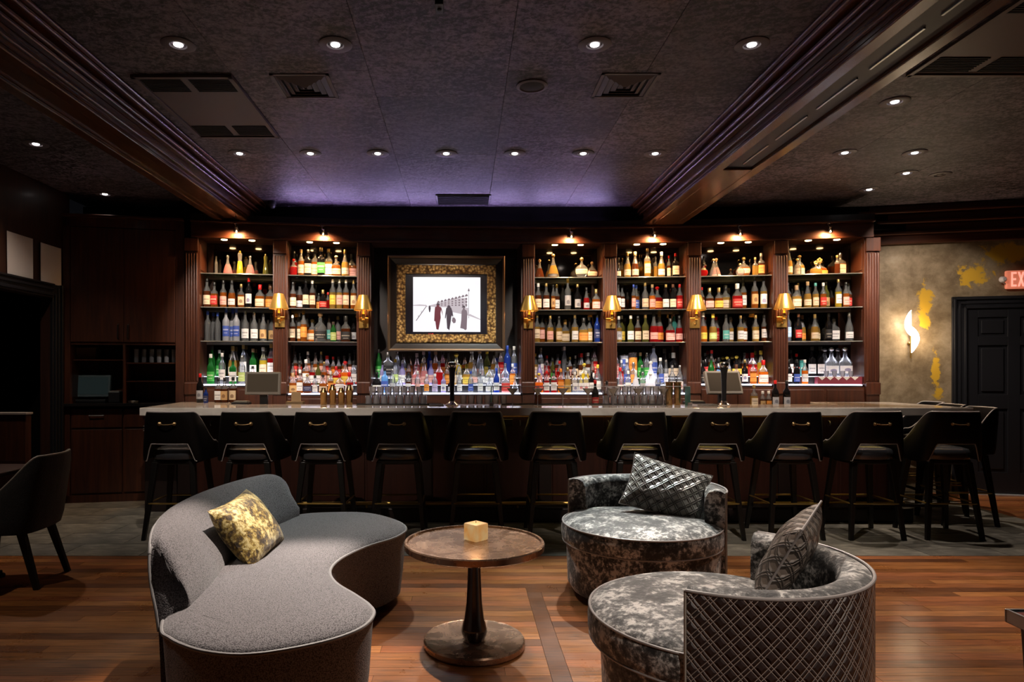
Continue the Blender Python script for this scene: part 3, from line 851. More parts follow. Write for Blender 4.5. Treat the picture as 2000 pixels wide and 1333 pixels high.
def make_pilaster(i):
    x, y = FR[i]
    a0 = bay_frame(max(i - 1, 0))[2]; a1 = bay_frame(min(i, 6))[2]
    pos = ['left end of the shelving', 'between leftmost and second bays', 'left of the framed screen', 'right of the framed screen', 'between fourth and fifth bays', 'between fifth and sixth bays', 'between sixth and rightmost bays', 'right end of the shelving'][i]
    r = thing('fluted_pilaster', 'fluted mahogany pilaster at ' + pos if 'end' in pos else 'fluted mahogany pilaster ' + pos, 'pilaster', (x, y, 0), (a0 + a1) / 2, 'fluted pilasters of the back bar')
    h = PIL / 2
    MB().box(-h + .001, h - .001, -.02, DEP, .0, 2.87).build('shaft', M['wood'], r)
    for k in range(5):
        xx = -h + .0135 + k * .027
        MB().lathe([(.0085, 1.30), (.0105, 1.31), (.0105, 2.69), (.0085, 2.70)], 8, c=(xx, -.02)).build('reed', M['wood'], r, smooth=True)
    MB().box(-h - .006, h + .006, -.04, 0, 2.72, 2.87).build('capital', M['wood'], r, bevel=.006)
    MB().box(-h - .006, h + .006, -.04, 0, 1.15, 1.28).build('plinth_block', M['wood'], r, bevel=.006)
    return r
for i in range(8): make_pilaster(i)

# brass shaded sconces on six pilasters
def make_sconce(i):
    x, y = FR[i]
    a0 = bay_frame(i - 1)[2]; a1 = bay_frame(i)[2]; ang = (a0 + a1) / 2
    T = Matrix.Translation((x, y, 0)) @ Matrix.Rotation(ang, 4, 'Z')
    p = T @ Vector((0, -.032, 1.955))
    pos = {1: 'nearest the left end', 2: 'just left of the framed screen', 3: 'just right of the framed screen', 4: 'between fourth and fifth shelf bays', 5: 'between fifth and sixth shelf bays', 6: 'nearest the right end'}[i]
    r = thing('wall_sconce', f'brass wall lamp with tapered gold shade, {pos}', 'sconce', p, ang, 'gold shaded sconces on the pilasters')
    MB().box(-.055, .055, -.014, .0, -.06, .06).build('backplate', M['brass'], r, bevel=.004)
    MB().tube([(0, -.01, -.01), (0, -.05, -.025), (0, -.085, -.01), (0, -.09, .03)], .008, 8).build('arm', M['brass'], r, smooth=True)
    MB().lathe([(.010, .02), (.020, .028), (.012, .04), (.016, .06), (.011, .08), (.018, .095), (.012, .11), (.012, .15)], 14, c=(0, -.09)).build('stem', M['brass'], r, smooth=True)
    sh = MB()
    n = 28
    sh.lathe([(.103, .135), (.107, .137), (.107, .141), (.052, .305), (.049, .305), (.101, .141)], n, c=(0, -.09), cap0=False, cap1=False)
    so = sh.build('lamp_shade', M['gold'], r, smooth=True, angle=.5)
    MB().lathe([(.014, .15), (.018, .165), (.020, .185), (.012, .205), (.002, .212)], 14, c=(0, -.09)).build('bulb', flat('sconce_bulb', (1, .8, .5), .4, ec=(1, .6, .25), es=22) if 'bulb' not in M else M['bulb'], r, smooth=True)
    lamp('sconce_lamp', 'POINT', (0, -.09, .155), 6, WARM, r, size=.02)
M['bulb'] = flat('sconce_bulb', (1, .8, .5), .4, ec=(1, .6, .25), es=22)
for i in range(1, 7): make_sconce(i)

# chrome picture spots hung under the cornice, lighting header and soffit edge
def make_spot(i, k):
    m, L, ang = bay_frame(i)
    T = Matrix.Translation((m.x, m.y, 0)) @ Matrix.Rotation(ang, 4, 'Z')
    r = thing('chrome_spotlight', f'small chrome spotlight under the cornice above the {BAYNAME[i]}', 'spotlight', T @ Vector((0, -.075, 3.035)), ang, 'chrome spotlights under the cornice')
    MB().lathe([(.026, 0), (.026, -.010), (.012, -.016)], 16).build('mount', M['chrome'], r, smooth=True)
    MB().tube([(0, 0, -.01), (0, -.005, -.03), (.012, -.012, -.045)], .006, 8).build('arm', M['chrome'], r, smooth=True)
    hd = MB().lathe([(.008, .03), (.018, .025), (.02, 0), (.03, -.03), (.028, -.032), (.014, -.012)], 18, T=Matrix.Translation((.014, -.016, -.065)) @ Matrix.Rotation(.55, 4, 'X')).build('lamp_head', M['chrome'], r, smooth=True)
    MB().lathe([(.016, -.010), (.016, -.016), (.006, -.02)], 14, T=Matrix.Translation((.014, -.016, -.065)) @ Matrix.Rotation(.55, 4, 'X')).build('lamp_lens', M['warm_glow'], hd, smooth=True)
    lamp('spot_lamp', 'SPOT', (.014, -.05, -.105), 42, WARM, r, aim=(.0, .055, -.28), angle=165, blend=.9, size=.02)
for k, i in enumerate((0, 1, 3, 4, 5, 6)): make_spot(i, k)

# ------------------------------------------------------------------ bottles
PROF = {  # name: (profile to neck top, exponent, y scale, cap (r, height, shape), label (z0, z1))
    'std': ([(.030, 0), (.037, .004), (.037, .165), (.034, .182), (.022, .205), (.0145, .225), (.0135, .268)], 2, 1, (.0155, .034, 'cyl'), (.03, .125)),
    'tall': ([(.030, 0), (.036, .004), (.036, .205), (.033, .222), (.020, .245), (.014, .262), (.0135, .305)], 2, 1, (.0155, .036, 'cyl'), (.05, .16)),
    'sq': ([(.031, 0), (.035, .004), (.035, .165), (.032, .178), (.018, .192), (.014, .205), (.0135, .245)], 6, 1, (.0165, .035, 'cyl'), (.03, .13)),
    'squat': ([(.044, 0), (.050, .005), (.050, .10), (.046, .118), (.030, .142), (.016, .155), (.0145, .195)], 2.4, .8, (.021, .035, 'ball'), (.025, .085)),
    'jug': ([(.042, 0), (.046, .004), (.046, .12), (.040, .145), (.022, .165), (.016, .175), (.015, .20)], 3, .85, (.019, .045, 'cyl'), (.02, .095)),
    'cone': ([(.056, 0), (.060, .006), (.055, .035), (.042, .085), (.026, .13), (.016, .16), (.013, .20)], 2, .7, (.020, .040, 'ball'), (.012, .04)),
    'disc': ([(.030, 0), (.036, .004), (.062, .035), (.072, .075), (.064, .112), (.040, .14), (.018, .152), (.015, .185)], 2, .45, (.022, .045, 'ball'), (.045, .10)),
    'flask': ([(.046, 0), (.050, .004), (.052, .13), (.046, .148), (.022, .165), (.015, .172), (.014, .20)], 5, .55, (.019, .038, 'cyl'), (.025, .115)),
    'wine': ([(.033, 0), (.0365, .004), (.0365, .175), (.033, .195), (.018, .222), (.014, .24), (.0138, .275)], 2, 1, (.0152, .035, 'cyl'), (.04, .13)),
    'champ': ([(.036, 0), (.042, .004), (.042, .13), (.036, .165), (.022, .21), (.016, .24), (.015, .27)], 2, 1, (.018, .042, 'cyl'), (.03, .10)),
    'slim': ([(.024, 0), (.028, .004), (.028, .20), (.024, .225), (.014, .25), (.012, .295)], 2, 1, (.014, .034, 'cyl'), (.04, .15)),
    'mini': ([(.023, 0), (.027, .004), (.027, .105), (.024, .118), (.013, .134), (.011, .158)], 2, 1, (.0135, .024, 'cyl'), (.015, .085)),
    'canist': ([(.040, 0), (.041, .003), (.041, .235), (.040, .238)], 2, 1, (.041, .012, 'cyl'), (.04, .20)),
    'flower': ([(.075, 0), (.082, .006), (.084, .06), (.070, .088), (.035, .108), (.016, .118), (.015, .14)], 3, .5, (.034, .062, 'flower'), (.02, .06)),
    'pitch': ([(.040, 0), (.042, .004), (.036, .06), (.028, .13), (.020, .18), (.028, .24), (.020, .255)], 2, 1, (.012, .03, 'ball'), None),
}
def ring_pt(r, a, ex, ys):
    c, s = math.cos(a), math.sin(a)
    q = (abs(c) ** ex + abs(s) ** ex) ** (-1 / ex)
    return (r * q * c, r * q * s * ys)
BM = {}
def bottle_meshes(k):
    if k in BM: return BM[k]
    prof, ex, ys, (cr, chh, cs), lb = PROF[k]
    n = 16; top = prof[-1][1]; fill = prof[0][1] + top * .62
    b = MB()
    pr = []
    for (r0, z0), (r1, z1) in zip(prof, prof[1:]):
        pr.append((r0, z0))
        if z0 < fill < z1:
            t = (fill - z0) / (z1 - z0); pr.append((r0 + (r1 - r0) * t, fill))
    pr.append(prof[-1])
    rad = [[(*ring_pt(r, 2 * PI * (j + .5) / n, 2 + (ex - 2) * max(0, min(1, (r - .02) / .012)), ys + (1 - ys) * max(0, min(1, 1 - (r - .016) / .02))), z) for j in range(n)] for r, z in pr]
    fi = [i for i, (r, z) in enumerate(pr) if abs(z - fill) < 1e-6][0]
    b.loft(rad[:fi + 1], 0, cap1=False); b.loft(rad[fi:], 1, cap0=False)
    me = b.build('glass_body', [GL['amber'], GL['clear']], smooth=True); body = me.data; bpy.data.objects.remove(me)
    c = MB()
    if cs == 'cyl': c.lathe([(cr * .96, top - chh * .15), (cr, top - chh * .1), (cr, top + chh - .003), (cr * .85, top + chh)], 12)
    elif cs == 'ball': c.lathe([(.010, top - .004), (.011, top + .006), (cr * .8, top + chh * .25), (cr, top + chh * .55), (cr * .75, top + chh * .85), (cr * .2, top + chh)], 14)
    else:
        c.lathe([(.011, top - .004), (.011, top + .012)], 10)
        for q in range(5):
            a = 2 * PI * q / 5 + PI / 2
            c.lathe([(.003, -.009), (.013, -.006), (.0145, 0), (.013, .006), (.003, .009)], 10, T=Matrix.Translation((.019 * math.cos(a), 0, top + .036 + .019 * math.sin(a))) @ Matrix.Rotation(PI / 2, 4, 'X'))
    me = c.build('cap', CP['k'], smooth=True); cap = me.data; bpy.data.objects.remove(me)
    lab = None
    if lb:
        l = MB(); N = 8; a0, a1 = -PI / 2 - 1.15, -PI / 2 + 1.15; vs = []; uv = []
        def rad_at(z):
            for (r0, z0), (r1, z1) in zip(prof, prof[1:]):
                if z0 <= z <= z1: return r0 + (r1 - r0) * (z - z0) / (z1 - z0)
        R = 4 if k in ('disc', 'cone', 'flower') else 1
        for q in range(R + 1):
            z = lb[0] + (lb[1] - lb[0]) * q / R; r = rad_at(z)
            for j in range(N + 1):
                a = a0 + (a1 - a0) * j / N
                x, y = ring_pt(r + .0012, a, ex, ys)
                if ys < 1: y -= .0012
                vs.append((x, y - .0004, z)); uv.append((j / N, q / R))
        fs = [(q * (N + 1) + j, q * (N + 1) + j + 1, (q + 1) * (N + 1) + j + 1, (q + 1) * (N + 1) + j) for q in range(R) for j in range(N)]
        l.add(vs, fs, uvs=uv)
        me = l.build('label', LB['cream'], smooth=True); lab = me.data; bpy.data.objects.remove(me)
    BM[k] = (body, cap, lab, top + chh)
    return BM[k]

def slot(o, mats):
    for i, m in enumerate(mats):
        o.material_slots[i].link = 'OBJECT'; o.material_slots[i].material = m

SHAPEWORD = {'std': 'round bottle', 'tall': 'tall bottle', 'sq': 'square bottle', 'squat': 'squat decanter', 'jug': 'stout bottle', 'cone': 'conical decanter', 'disc': 'rounded flat decanter',
             'flask': 'flat flask bottle', 'wine': 'wine-shaped bottle', 'champ': 'sloping-shouldered bottle', 'slim': 'slim bottle', 'mini': 'small bottle', 'canist': 'gift canister', 'flower': 'wide flower-stoppered decanter', 'pitch': 'glass decanter'}
def bottle(kind, liq, lab, cap, loc, rz, label, group, sc=1.0, upper=None):
    body, capm, labm, H = bottle_meshes(kind)
    o = link('bottle' if kind != 'canist' else 'gift_canister', body)
    o.location = loc; o.rotation_euler = (0, 0, rz); o.scale = (sc, sc, sc)
    opaque = liq in ('black', 'green', 'blue', 'sky', 'teal', 'frost', 'white', 'olive', 'lilac')
    slot(o, [GL[liq], GL[upper or (liq if opaque else 'clear')]])
    tag(o, label, 'bottle' if kind != 'canist' else 'canister', group)
    c = link('cap' if kind not in ('squat', 'cone', 'disc', 'flower') else 'stopper', capm, o); slot(c, [CP[cap]])
    if lab and labm:
        q = link('label', labm, o); slot(q, [LB[lab]])
    return o

# rows: bay index, level, row text; each bottle is "u kind liquid label cap [scale]" with u the fraction across the bay
ROWS = []
def rowdef(bay, level, px0, px1, scale, off, text):
    """bay-wide positions measured across the bay width; scale/off turn the listed number to a fraction"""
    items = []
    for t in text.strip().split(';'):
        p = t.split()
        if not p: continue
        u = (off + scale * float(p[0]) - px0) / (px1 - px0)
        items.append((u, *p[1:]))
    ROWS.append((bay, level, items))
B1, B2, B3, B4, B5, B6, B7 = (390, 535), (560, 700), (722, 1020), (1043, 1178), (1203, 1342), (1367, 1507), (1537, 1690)
# leftmost bay
rowdef(0, 'A', *B1, .175, 370, '255 slim clear - x .62; 405 cone pink - x .85; 540 pitch yellow - y .9; 655 cone pink - x .85; 830 pitch olive - g .8')
rowdef(0, 'B', *B1, .175, 370, '160 std dark cream k 1.02; 255 sq amber red k .95; 355 std amber pink k .95; 450 champ amber white k .93; 555 sq amber creamo g .9; 640 tall black whiteo r .93; 765 jug amber cream r 1.02; 875 jug amber orange n 1.1')
rowdef(0, 'C', *B1, .175, 370, '183 tall clear - b .92; 222 tall clear - b .9; 292 tall clear - b .88; 385 tall frost blue b 1.0; 440 tall frost blue b 1.0; 500 tall frost blue b 1.0; 600 std clear white s 1.05; 700 std clear white s 1.03; 803 std clear tan k 1.0; 893 std clear tan k .98')
rowdef(0, 'Db', *B1, .175, 370, '205 wine green - k 1.0; 290 std green green w .9; 440 champ gold cream g 1.0; 560 tall clear white g .95; 670 std green white c .95; 785 std yellow cream w 1.0; 885 wine red white g 1.1')
rowdef(0, 'Df', *B1, .175, 370, '225 std green green w 1.0; 350 tall clear white w .92; 470 sq green white k .95; 570 std clear lime s .95; 690 mini red white k 1.0')
# second bay
rowdef(1, 'A', *B2, .175, 370, '1078 squat red - r .8; 1140 std red white s .95; 1232 std amber cream c .95; 1312 sq black cream k 1.02; 1382 sq amber cream k 1.1; 1460 sq black green g 1.12; 1540 sq gold white g 1.14; 1632 squat amber cream c 1.0; 1735 champ gold cream g .95; 1835 jug amber pink k 1.1')
rowdef(1, 'B', *B2, .175, 370, '1130 std dark cream k .95; 1207 champ dark white k .95; 1285 tall black cream k .93; 1360 tall dark cream w .9; 1425 mini dark orange k 1.0; 1480 jug black red g .85; 1530 sq red - r .7; 1592 tall gold yellow w .95; 1668 tall gold pink w .95; 1745 tall amber cream w .95; 1833 tall amber creamo g .93')
rowdef(1, 'C', *B2, .175, 370, '1135 tall dark cream w .85; 1200 slim amber cream w .95; 1262 tall amber orange g .98; 1350 squat orange cream g 1.1; 1450 squat clear black c 1.35; 1545 slim clear teal k .9; 1600 mini green lime k 1.2; 1645 std clear pink g .95; 1742 jug dark black k 1.15; 1830 wine black silver k .85')
rowdef(1, 'Dc', *B2, .175, 370, '1150 slim dark red k .85; 1205 slim dark red k .8; 1296 tall amber pink w .82; 1385 std amber cream k .9; 1440 slim amber pink g .85; 1500 mini red red r 1.3; 1560 std amber orange r .75; 1630 std dark red k .75; 1720 std amber cream k .78; 1785 slim dark pink k .8; 1840 slim black silver k .9')
rowdef(1, 'Db', *B2, .175, 370, '1130 std amber pink k .8; 1212 std dark pink k .85; 1290 sq amber white w 1.0; 1370 std red white k .85; 1448 std olive white k .85; 1530 std amber pink g .85; 1605 sq amber cream k .8; 1672 jug red yellow r .85; 1740 squat orange yellow r 1.15; 1820 sq clear white k .95')
rowdef(1, 'Df', *B2, .175, 370, '1135 jug amber tan c .85; 1222 sq amber white w .85; 1305 squat dark navy g .85; 1395 mini clear white k 1.0; 1485 squat amber cream k .82; 1572 sq amber orange w .8; 1675 flask amber white r .82; 1785 jug red white r .88')
# bay under the framed screen
rowdef(2, 'Dc', *B3, .18, 690, '250 wine green green k .98; 345 flask clear black s 1.15; 450 std clear silver s 1.0; 520 std clear yellow k .85; 600 std amber orange k .8; 690 champ pink pink w .85; 790 std gold orange w .95; 845 slim blue - b .9; 900 champ amber tan c .95; 985 std red orange k .95; 1050 slim dark red k .9; 1165 squat yellow - y 1.15; 1250 std amber black k .85; 1335 champ gold silver w 1.0; 1422 champ clear pink c 1.0; 1495 std olive yellow y .98; 1575 champ gold white k .9; 1645 tall red red k .9; 1725 tall blue - b 1.02; 1785 tall clear blue w 1.0')
rowdef(2, 'Db', *B3, .18, 690, '300 std lilac white k .8; 440 std clear lime y .9; 520 std lilac white w .85; 590 std dark black k .85; 660 squat pink pink w .9; 735 champ pink pink w .9; 800 std lilac pink w .85; 905 squat red - x 1.1; 965 mini amber orange g 1.2; 1030 sq gold cream k .8; 1110 std clear white k .85; 1235 jug gold yellow y .9; 1320 champ clear pink w .85; 1400 champ clear white w .88; 1470 squat clear white k .9; 1560 std clear white b .95; 1650 squat clear - x 1.0; 1745 sq orange orange w .8')
rowdef(2, 'Df', *B3, .18, 690, '238 squat black whiteo k .95; 328 sq sky blue k .95; 415 std clear silver s .82; 490 squat clear white w .8; 590 sq dark whiteo k .75; 690 std clear pink w .75; 790 sq clear orange w .7; 880 mini clear lilac w 1.1; 975 sq lilac whiteo s .72; 1060 squat black silver k .75; 1150 std clear white s .72; 1275 std clear blue b .75; 1380 sq clear white s .75; 1480 squat clear white s .75; 1560 std blue white b .85; 1662 flask pink red x .85; 1765 cone clear silver x .72')
# fourth bay
rowdef(3, 'A', *B4, .17, 1020, '215 cone dark - c .88; 372 cone gold black g 1.12; 700 disc clear cream g 1.0; 840 disc dark cream c .88')
rowdef(3, 'B', *B4, .17, 1020, '200 std dark cream w .98; 292 std dark white g .98; 372 slim amber tan k .85; 425 std dark white g .98; 540 tall clear silver g 1.0; 652 std black silver g .95; 755 champ red silver k .8; 865 jug amber pink g .95')
rowdef(3, 'C', *B4, .17, 1020, '168 tall gold cream g .9; 255 tall amber pink k .9; 338 std gold pink g .98; 440 std gold cream k .95; 525 jug gold cream g 1.05; 622 std gold white g 1.0; 722 jug gold orange k 1.1; 808 std gold cream w .95; 885 tall blue navy k .9')
rowdef(3, 'Dc', *B4, .17, 1020, '180 slim gold cream y .8; 235 tall clear white s .95; 282 std red red r .8; 345 std dark pink k .75; 430 std dark red k .85; 520 slim clear - w 1.02; 600 std dark pink g .75; 690 std black cream s .8; 745 champ dark cream r .85; 800 std dark silver w .9; 885 tall red red k .95')
rowdef(3, 'Db', *B4, .17, 1020, '220 std lilac pink k .82; 300 std red pink k .8; 370 slim olive green k .85; 450 std red red r .85; 540 std dark cream k .8; 620 mini dark cream k 1.2; 735 squat yellow - y 1.0; 830 slim dark white k .85')
rowdef(3, 'Df', *B4, .17, 1020, '200 squat orange red y .9; 290 sq red white r .82; 372 sq red white k .85; 452 sq orange orange o .9; 530 champ gold gold g .85; 612 sq clear whiteo w .78; 688 sq clear whiter w .78; 762 sq clear whiter w .8; 835 sq black white k .82; 910 wine clear white y .95')
# fifth bay
rowdef(4, 'A', *B5, .17, 1020, '1125 champ black cream k .72; 1232 champ gold cream g .9; 1322 champ dark cream c .92; 1465 tall gold cream g .95; 1582 slim gold - x .75; 1628 champ gold white w .9; 1738 slim dark cream r .78; 1792 sq black cream r .95')
rowdef(4, 'B', *B5, .17, 1020, '1112 tall dark white k .82; 1190 tall dark white k .84; 1305 slim amber pink b .85; 1355 std amber blue b .95; 1440 std clear cream g .98; 1522 std orange pink c .92; 1603 squat red orange r 1.18; 1680 std black white g .92; 1762 std black cream n .92; 1850 std red red r .92')
rowdef(4, 'C', *B5, .17, 1020, '1112 std gold silver w .95; 1183 std olive yellow w 1.0; 1272 std olive white w .98; 1355 std dark cream k .95; 1442 std olive cream g 1.0; 1540 champ red pink k 1.05; 1628 champ red orange g 1.08; 1730 jug red pink k 1.05; 1800 std teal teal s 1.1; 1852 champ red pink k .92')
rowdef(4, 'Dc', *B5, .17, 1020, '1120 tall pink pink k .82; 1222 canist white blue s 1.0; 1308 canist pink orange s 1.1; 1385 std green green c .9; 1440 std clear green s .9; 1560 tall frost blue s 1.05; 1695 champ black silver k 1.0; 1795 jug black cream w 1.1')
rowdef(4, 'Db', *B5, .17, 1020, '1170 slim red red w .8; 1230 std clear blue w .9; 1310 sq clear orange s .85; 1410 sq green green s .75; 1500 cone white white w 1.05; 1600 std clear blue w .95; 1680 slim clear white s .8')
rowdef(4, 'Df', *B5, .17, 1020, '1140 champ clear whiter r .85; 1232 sq clear white w .82; 1320 champ white white w .75; 1400 sq clear silver s .78; 1490 squat white white w .9; 1575 std clear navy k .72; 1740 wine clear whiter s .92; 1828 wine clear whiter s .92')
# sixth bay
rowdef(5, 'A', *B6, .18, 1340, '195 disc red - k .66; 242 slim red yellow k .75; 325 cone clear - c .82; 378 cone pink pink c .92; 612 disc clear - c .62; 678 disc amber pink g .98; 772 sq gold - g .72; 835 sq dark orange w .88')
rowdef(5, 'B', *B6, .18, 1340, '188 std dark pink r .8; 282 jug dark pink g .95; 382 jug amber yellow g .95; 480 jug gold cream k 1.1; 580 jug red red w 1.12; 672 tall amber white k .98; 766 tall amber tan k .98; 860 tall gold whiteo k .98')
rowdef(5, 'C', *B6, .18, 1340, '195 champ orange yellow w 1.02; 255 slim dark red r .85; 320 champ gold lime y .98; 378 std red red r .93; 460 std clear teal k .98; 532 std gold white k .92; 615 std gold white g .94; 680 std amber white k .92; 775 std gold cream g .95; 865 tall dark white k .84')
rowdef(5, 'Db', *B6, .18, 1340, '165 slim clear white w .95; 222 std black red k .85; 312 std dark red r .95; 390 jug black black k .85; 480 squat black yellow y .95; 575 squat black yellow y .98; 640 std dark orange k .85; 722 jug red red r 1.05; 795 champ yellow yellow y .9')
rowdef(5, 'Df', *B6, .18, 1340, '180 std black black k .8; 292 wine green - k .9; 372 sq sky white w .75; 480 std clear cream k .85; 560 jug amber navy n .82; 650 std black whiteo g .82; 738 sq amber orange w .85; 845 jug orange white r 1.0')
# rightmost bay
rowdef(6, 'A', *B7, .18, 1340, '1102 slim gold cream g .68; 1160 champ gold cream s .92; 1258 squat clear - g .78; 1318 squat gold cream g 1.0; 1465 flower gold - g .72; 1545 flower amber orange g .95; 1698 sq dark - g .72; 1775 flask amber cream s 1.02')
rowdef(6, 'B', *B7, .18, 1340, '1122 std dark tan k .9; 1172 slim olive lime k .88; 1248 jug gold cream c 1.0; 1302 slim gold cream g .85; 1372 champ gold cream c .9; 1460 std gold cream t .88; 1545 std amber red w .88; 1617 std olive tan k .95; 1712 tall yellow white g .88; 1795 std amber pink k .88; 1868 std dark red k .88')
rowdef(6, 'C', *B7, .18, 1340, '1120 tall clear sky w .95; 1182 tall blue white b .92; 1272 wine black red n .95; 1347 champ gold orange n .92; 1452 champ gold cream g .92; 1510 champ gold cream k .88; 1605 std black black k .98; 1705 flask clear white x 1.02; 1830 champ clear white s .95')
rowdef(6, 'Db', *B7, .18, 1340, '1108 tall black white w .8; 1172 tall black white k .8; 1240 std black red r .78; 1335 canist teal teal s .7; 1460 std black white k 1.02; 1555 std black white k 1.02; 1655 squat clear whiteo s 1.3; 1772 squat clear whiteo s 1.3')
rowdef(6, 'Df', *B7, .18, 1340, '1145 std black white k .82; 1238 std black blue k .82; 1328 std orange white w .82')
LB['sky'] = label_mat('label_sky', (.35, .55, .75), (.8, .8, .85)); LBWORD['sky'] = 'pale blue'
LB['lilac'] = label_mat('label_lilac', (.55, .48, .68), (.15, .1, .3)); LBWORD['lilac'] = 'lilac'
LB['gold'] = label_mat('label_gold', (.55, .38, .12), (.15, .06, .01), 1); LBWORD['gold'] = 'gold'
CP['o'] = flat('cap_orange', (.65, .22, .03), .4)
LEVELWORD = {'A': 'top shelf', 'B': 'second shelf', 'C': 'third shelf', 'Dc': 'back step', 'Db': 'upper step', 'Df': 'front step'}
for bay, level, items in ROWS:
    r, m, ang, w, base = bayT[bay]
    T = Matrix.Translation((m.x, m.y, 0)) @ Matrix.Rotation(ang, 4, 'Z')
    three = bay in (1, 2, 3, 4)
    items = sorted(items)
    # keep neighbours from intersecting
    last, lastr, lasty = -9, 0, .15
    fit = 1.0; xs_fit = None
    if level[0] == 'D':
        # settle the row side by side on its step
        hw = w / 2 - .018
        rs = [max(rr for rr, zz in PROF[it[1]][0]) * 1.12 * (float(it[5]) if len(it) > 5 else 1) for it in items]
        need = sum(2 * q + .002 for q in rs)
        if need > 2 * hw: fit = 2 * hw / need; rs = [q * fit for q in rs]
        xs_fit = [max(-hw + q, min(hw - q, (it[0] - .5) * w)) for it, q in zip(items, rs)]
        for k in range(1, len(rs)): xs_fit[k] = max(xs_fit[k], xs_fit[k - 1] + rs[k] + rs[k - 1] + .001)
        xs_fit[-1] = min(xs_fit[-1], hw - rs[-1])
        for k in range(len(rs) - 2, -1, -1): xs_fit[k] = min(xs_fit[k], xs_fit[k + 1] - rs[k] - rs[k + 1] - .001)
    for idx, it in enumerate(items):
        u, kind, liq, lab, cap = it[:5]
        sc = float(it[5]) if len(it) > 5 else 1.0
        sc *= 1.07 if level in 'ABC' else 1.12 * fit
        rx = max(rr for rr, zz in PROF[kind][0]) * sc
        hw = w / 2 - .018
        x = (u - .5) * w
        z = {'A': SH[0], 'B': SH[1], 'C': SH[2], 'Df': base, 'Db': base + (.09 if three else .085), 'Dc': base + .17}[level]
        if level in 'ABC': y = .15 + (.10 if kind == 'slim' and level == 'A' else 0)
        elif three: y = {'Df': .092, 'Db': .188, 'Dc': .292}[level]
        else: y = {'Df': .108, 'Db': .26}[level]
        if not three and level == 'Db' and False: pass
        x = max(-hw + rx, min(hw - rx, x))
        if level in 'ABC':
            # alternate depth when two neighbours would touch
            if x - last < rx + lastr + .002:
                y = .26 if lasty < .2 else .15
        else: x = xs_fit[idx]
        last, lastr, lasty = x, rx, y
        dep = rx * PROF[kind][2]
        p = T @ Vector((x, y, z))
        words = f"{GLWORD[liq]} {SHAPEWORD[kind]}" + (f", {LBWORD[lab]} label" if lab != '-' else '')
        lab_txt = f"{words}, {ORD[idx + 1]} from left, {LEVELWORD[level]}, {BAYNAME[bay]}"
        bottle(kind, liq, lab if lab != '-' else None, cap, p, ang + random.uniform(-.15, .15), lab_txt, f'bottles on the {LEVELWORD[level]} of the {BAYNAME[bay]}', sc)

# lavender cove strips lying behind the cornice lip, washing the ceiling
for i in (1, 2, 3):
    rr = bayT[i][0]; Lb = bay_frame(i)[1]
    ch = MB().box(-Lb / 2 + .03, Lb / 2 - .03, -.05, -.026, 3.085, 3.119).build('cove_channel', M['plastic'], rr)
    MB().box(-Lb / 2 + .03, Lb / 2 - .03, -.046, -.030, 3.119, 3.122).build('cove_led', flat('cove_led', (.7, .6, .9), .5, ec=(.62, .50, 1.0), es=2.0) if 'cove' not in M else M['cove'], ch)
    strip_lamp('cove_lamp', (0, -.038, 3.124), Lb - .08, 4.6 * Lb, (.62, .48, 1.0), rr, PI + 1.0)

# ------------------------------------------------------------------ framed screen
m2, L2, a2 = bay_frame(2)
T2 = Matrix.Translation((m2.x, m2.y, 0)) @ Matrix.Rotation(a2, 4, 'Z')
fs = thing('framed_screen', 'lit screen in dark and gilt picture frame showing three walking women', 'screen', T2 @ Vector((0, .04, 2.18)), a2)
def frame_ring(name, mat, w, h, band, prof, bevel=0):
    """mitred picture frame: prof = list of (inset fraction, depth)"""
    b = MB(); rings = []
    for t, d in prof:
        q = band * t
        rings.append([(-w / 2 + q, d, -h / 2 + q), (w / 2 - q, d, -h / 2 + q), (w / 2 - q, d, h / 2 - q), (-w / 2 + q, d, h / 2 - q)])
    b.loft(rings, cap0=False, cap1=False)
    return b.build(name, mat, fs, smooth=True, angle=.4)
FW, FH = 1.335, 1.09
frame_ring('outer_frame', M['frame_dark'], FW, FH, .105, [(0, .04), (0, -.075), (.08, -.085), (.2, -.082), (.3, -.06), (.55, -.045), (.85, -.03), (1, -.03), (1, .0)])
b = MB()
frame_ring('rope_edge', flat('frame_edge_bronze', (.16, .10, .06), .35, metal=.7), FW + .004, FH + .004, .03, [(0, -.055), (0, -.088), (.4, -.096), (1, -.086)])
frame_ring('gilt_frame', M['ornate'], FW - .20, FH - .20, .098, [(0, -.02), (0, -.045), (.12, -.05), (.5, -.036), (.88, -.024), (1, -.028), (1, 0)])
GW, GH = FW - .39, FH - .39
MB().box(-GW / 2 - .01, GW / 2 + .01, -.012, .035, -GH / 2 - .01, GH / 2 + .01).build('screen_border', M['screen_black'], fs)
SW, SH_ = .775, .63
cx, cz = .005, -.005
scr = MB().box(cx - SW / 2, cx + SW / 2, -.016, -.012, cz - SH_ / 2, cz + SH_ / 2).build('lit_picture', M['screen_white'], fs)
def pic(name, polys, mat, dy):
    """flat print lying on the lit picture; polygons in picture fractions (u right, v up)"""
    b = MB()
    for p in polys:
        pts = [(cx - SW / 2 + u * SW, cz - SH_ / 2 + v * SH_) for u, v in p]
        b.loft([[(x, -.016, z) for x, z in pts], [(x, dy, z) for x, z in pts]])
    return b.build(name, mat, scr)
pic('pictured_horizon', [[(0, .475), (.2, .47), (.2, .49), (.1, .498), (0, .488)]], M['screen_grey'], -.0165)
pic('pictured_kerb', [[(.82, .30), (1, .22), (1, .235), (.84, .33)]], M['screen_grey'], -.0165)
terr = [[(.20, .46), (.72, .44), (.80, .455), (.80, .62), (.62, .61), (.50, .56), (.38, .525), (.27, .49)]]
pic('pictured_terrace', terr, M['screen_grey'], -.0165)
win = []
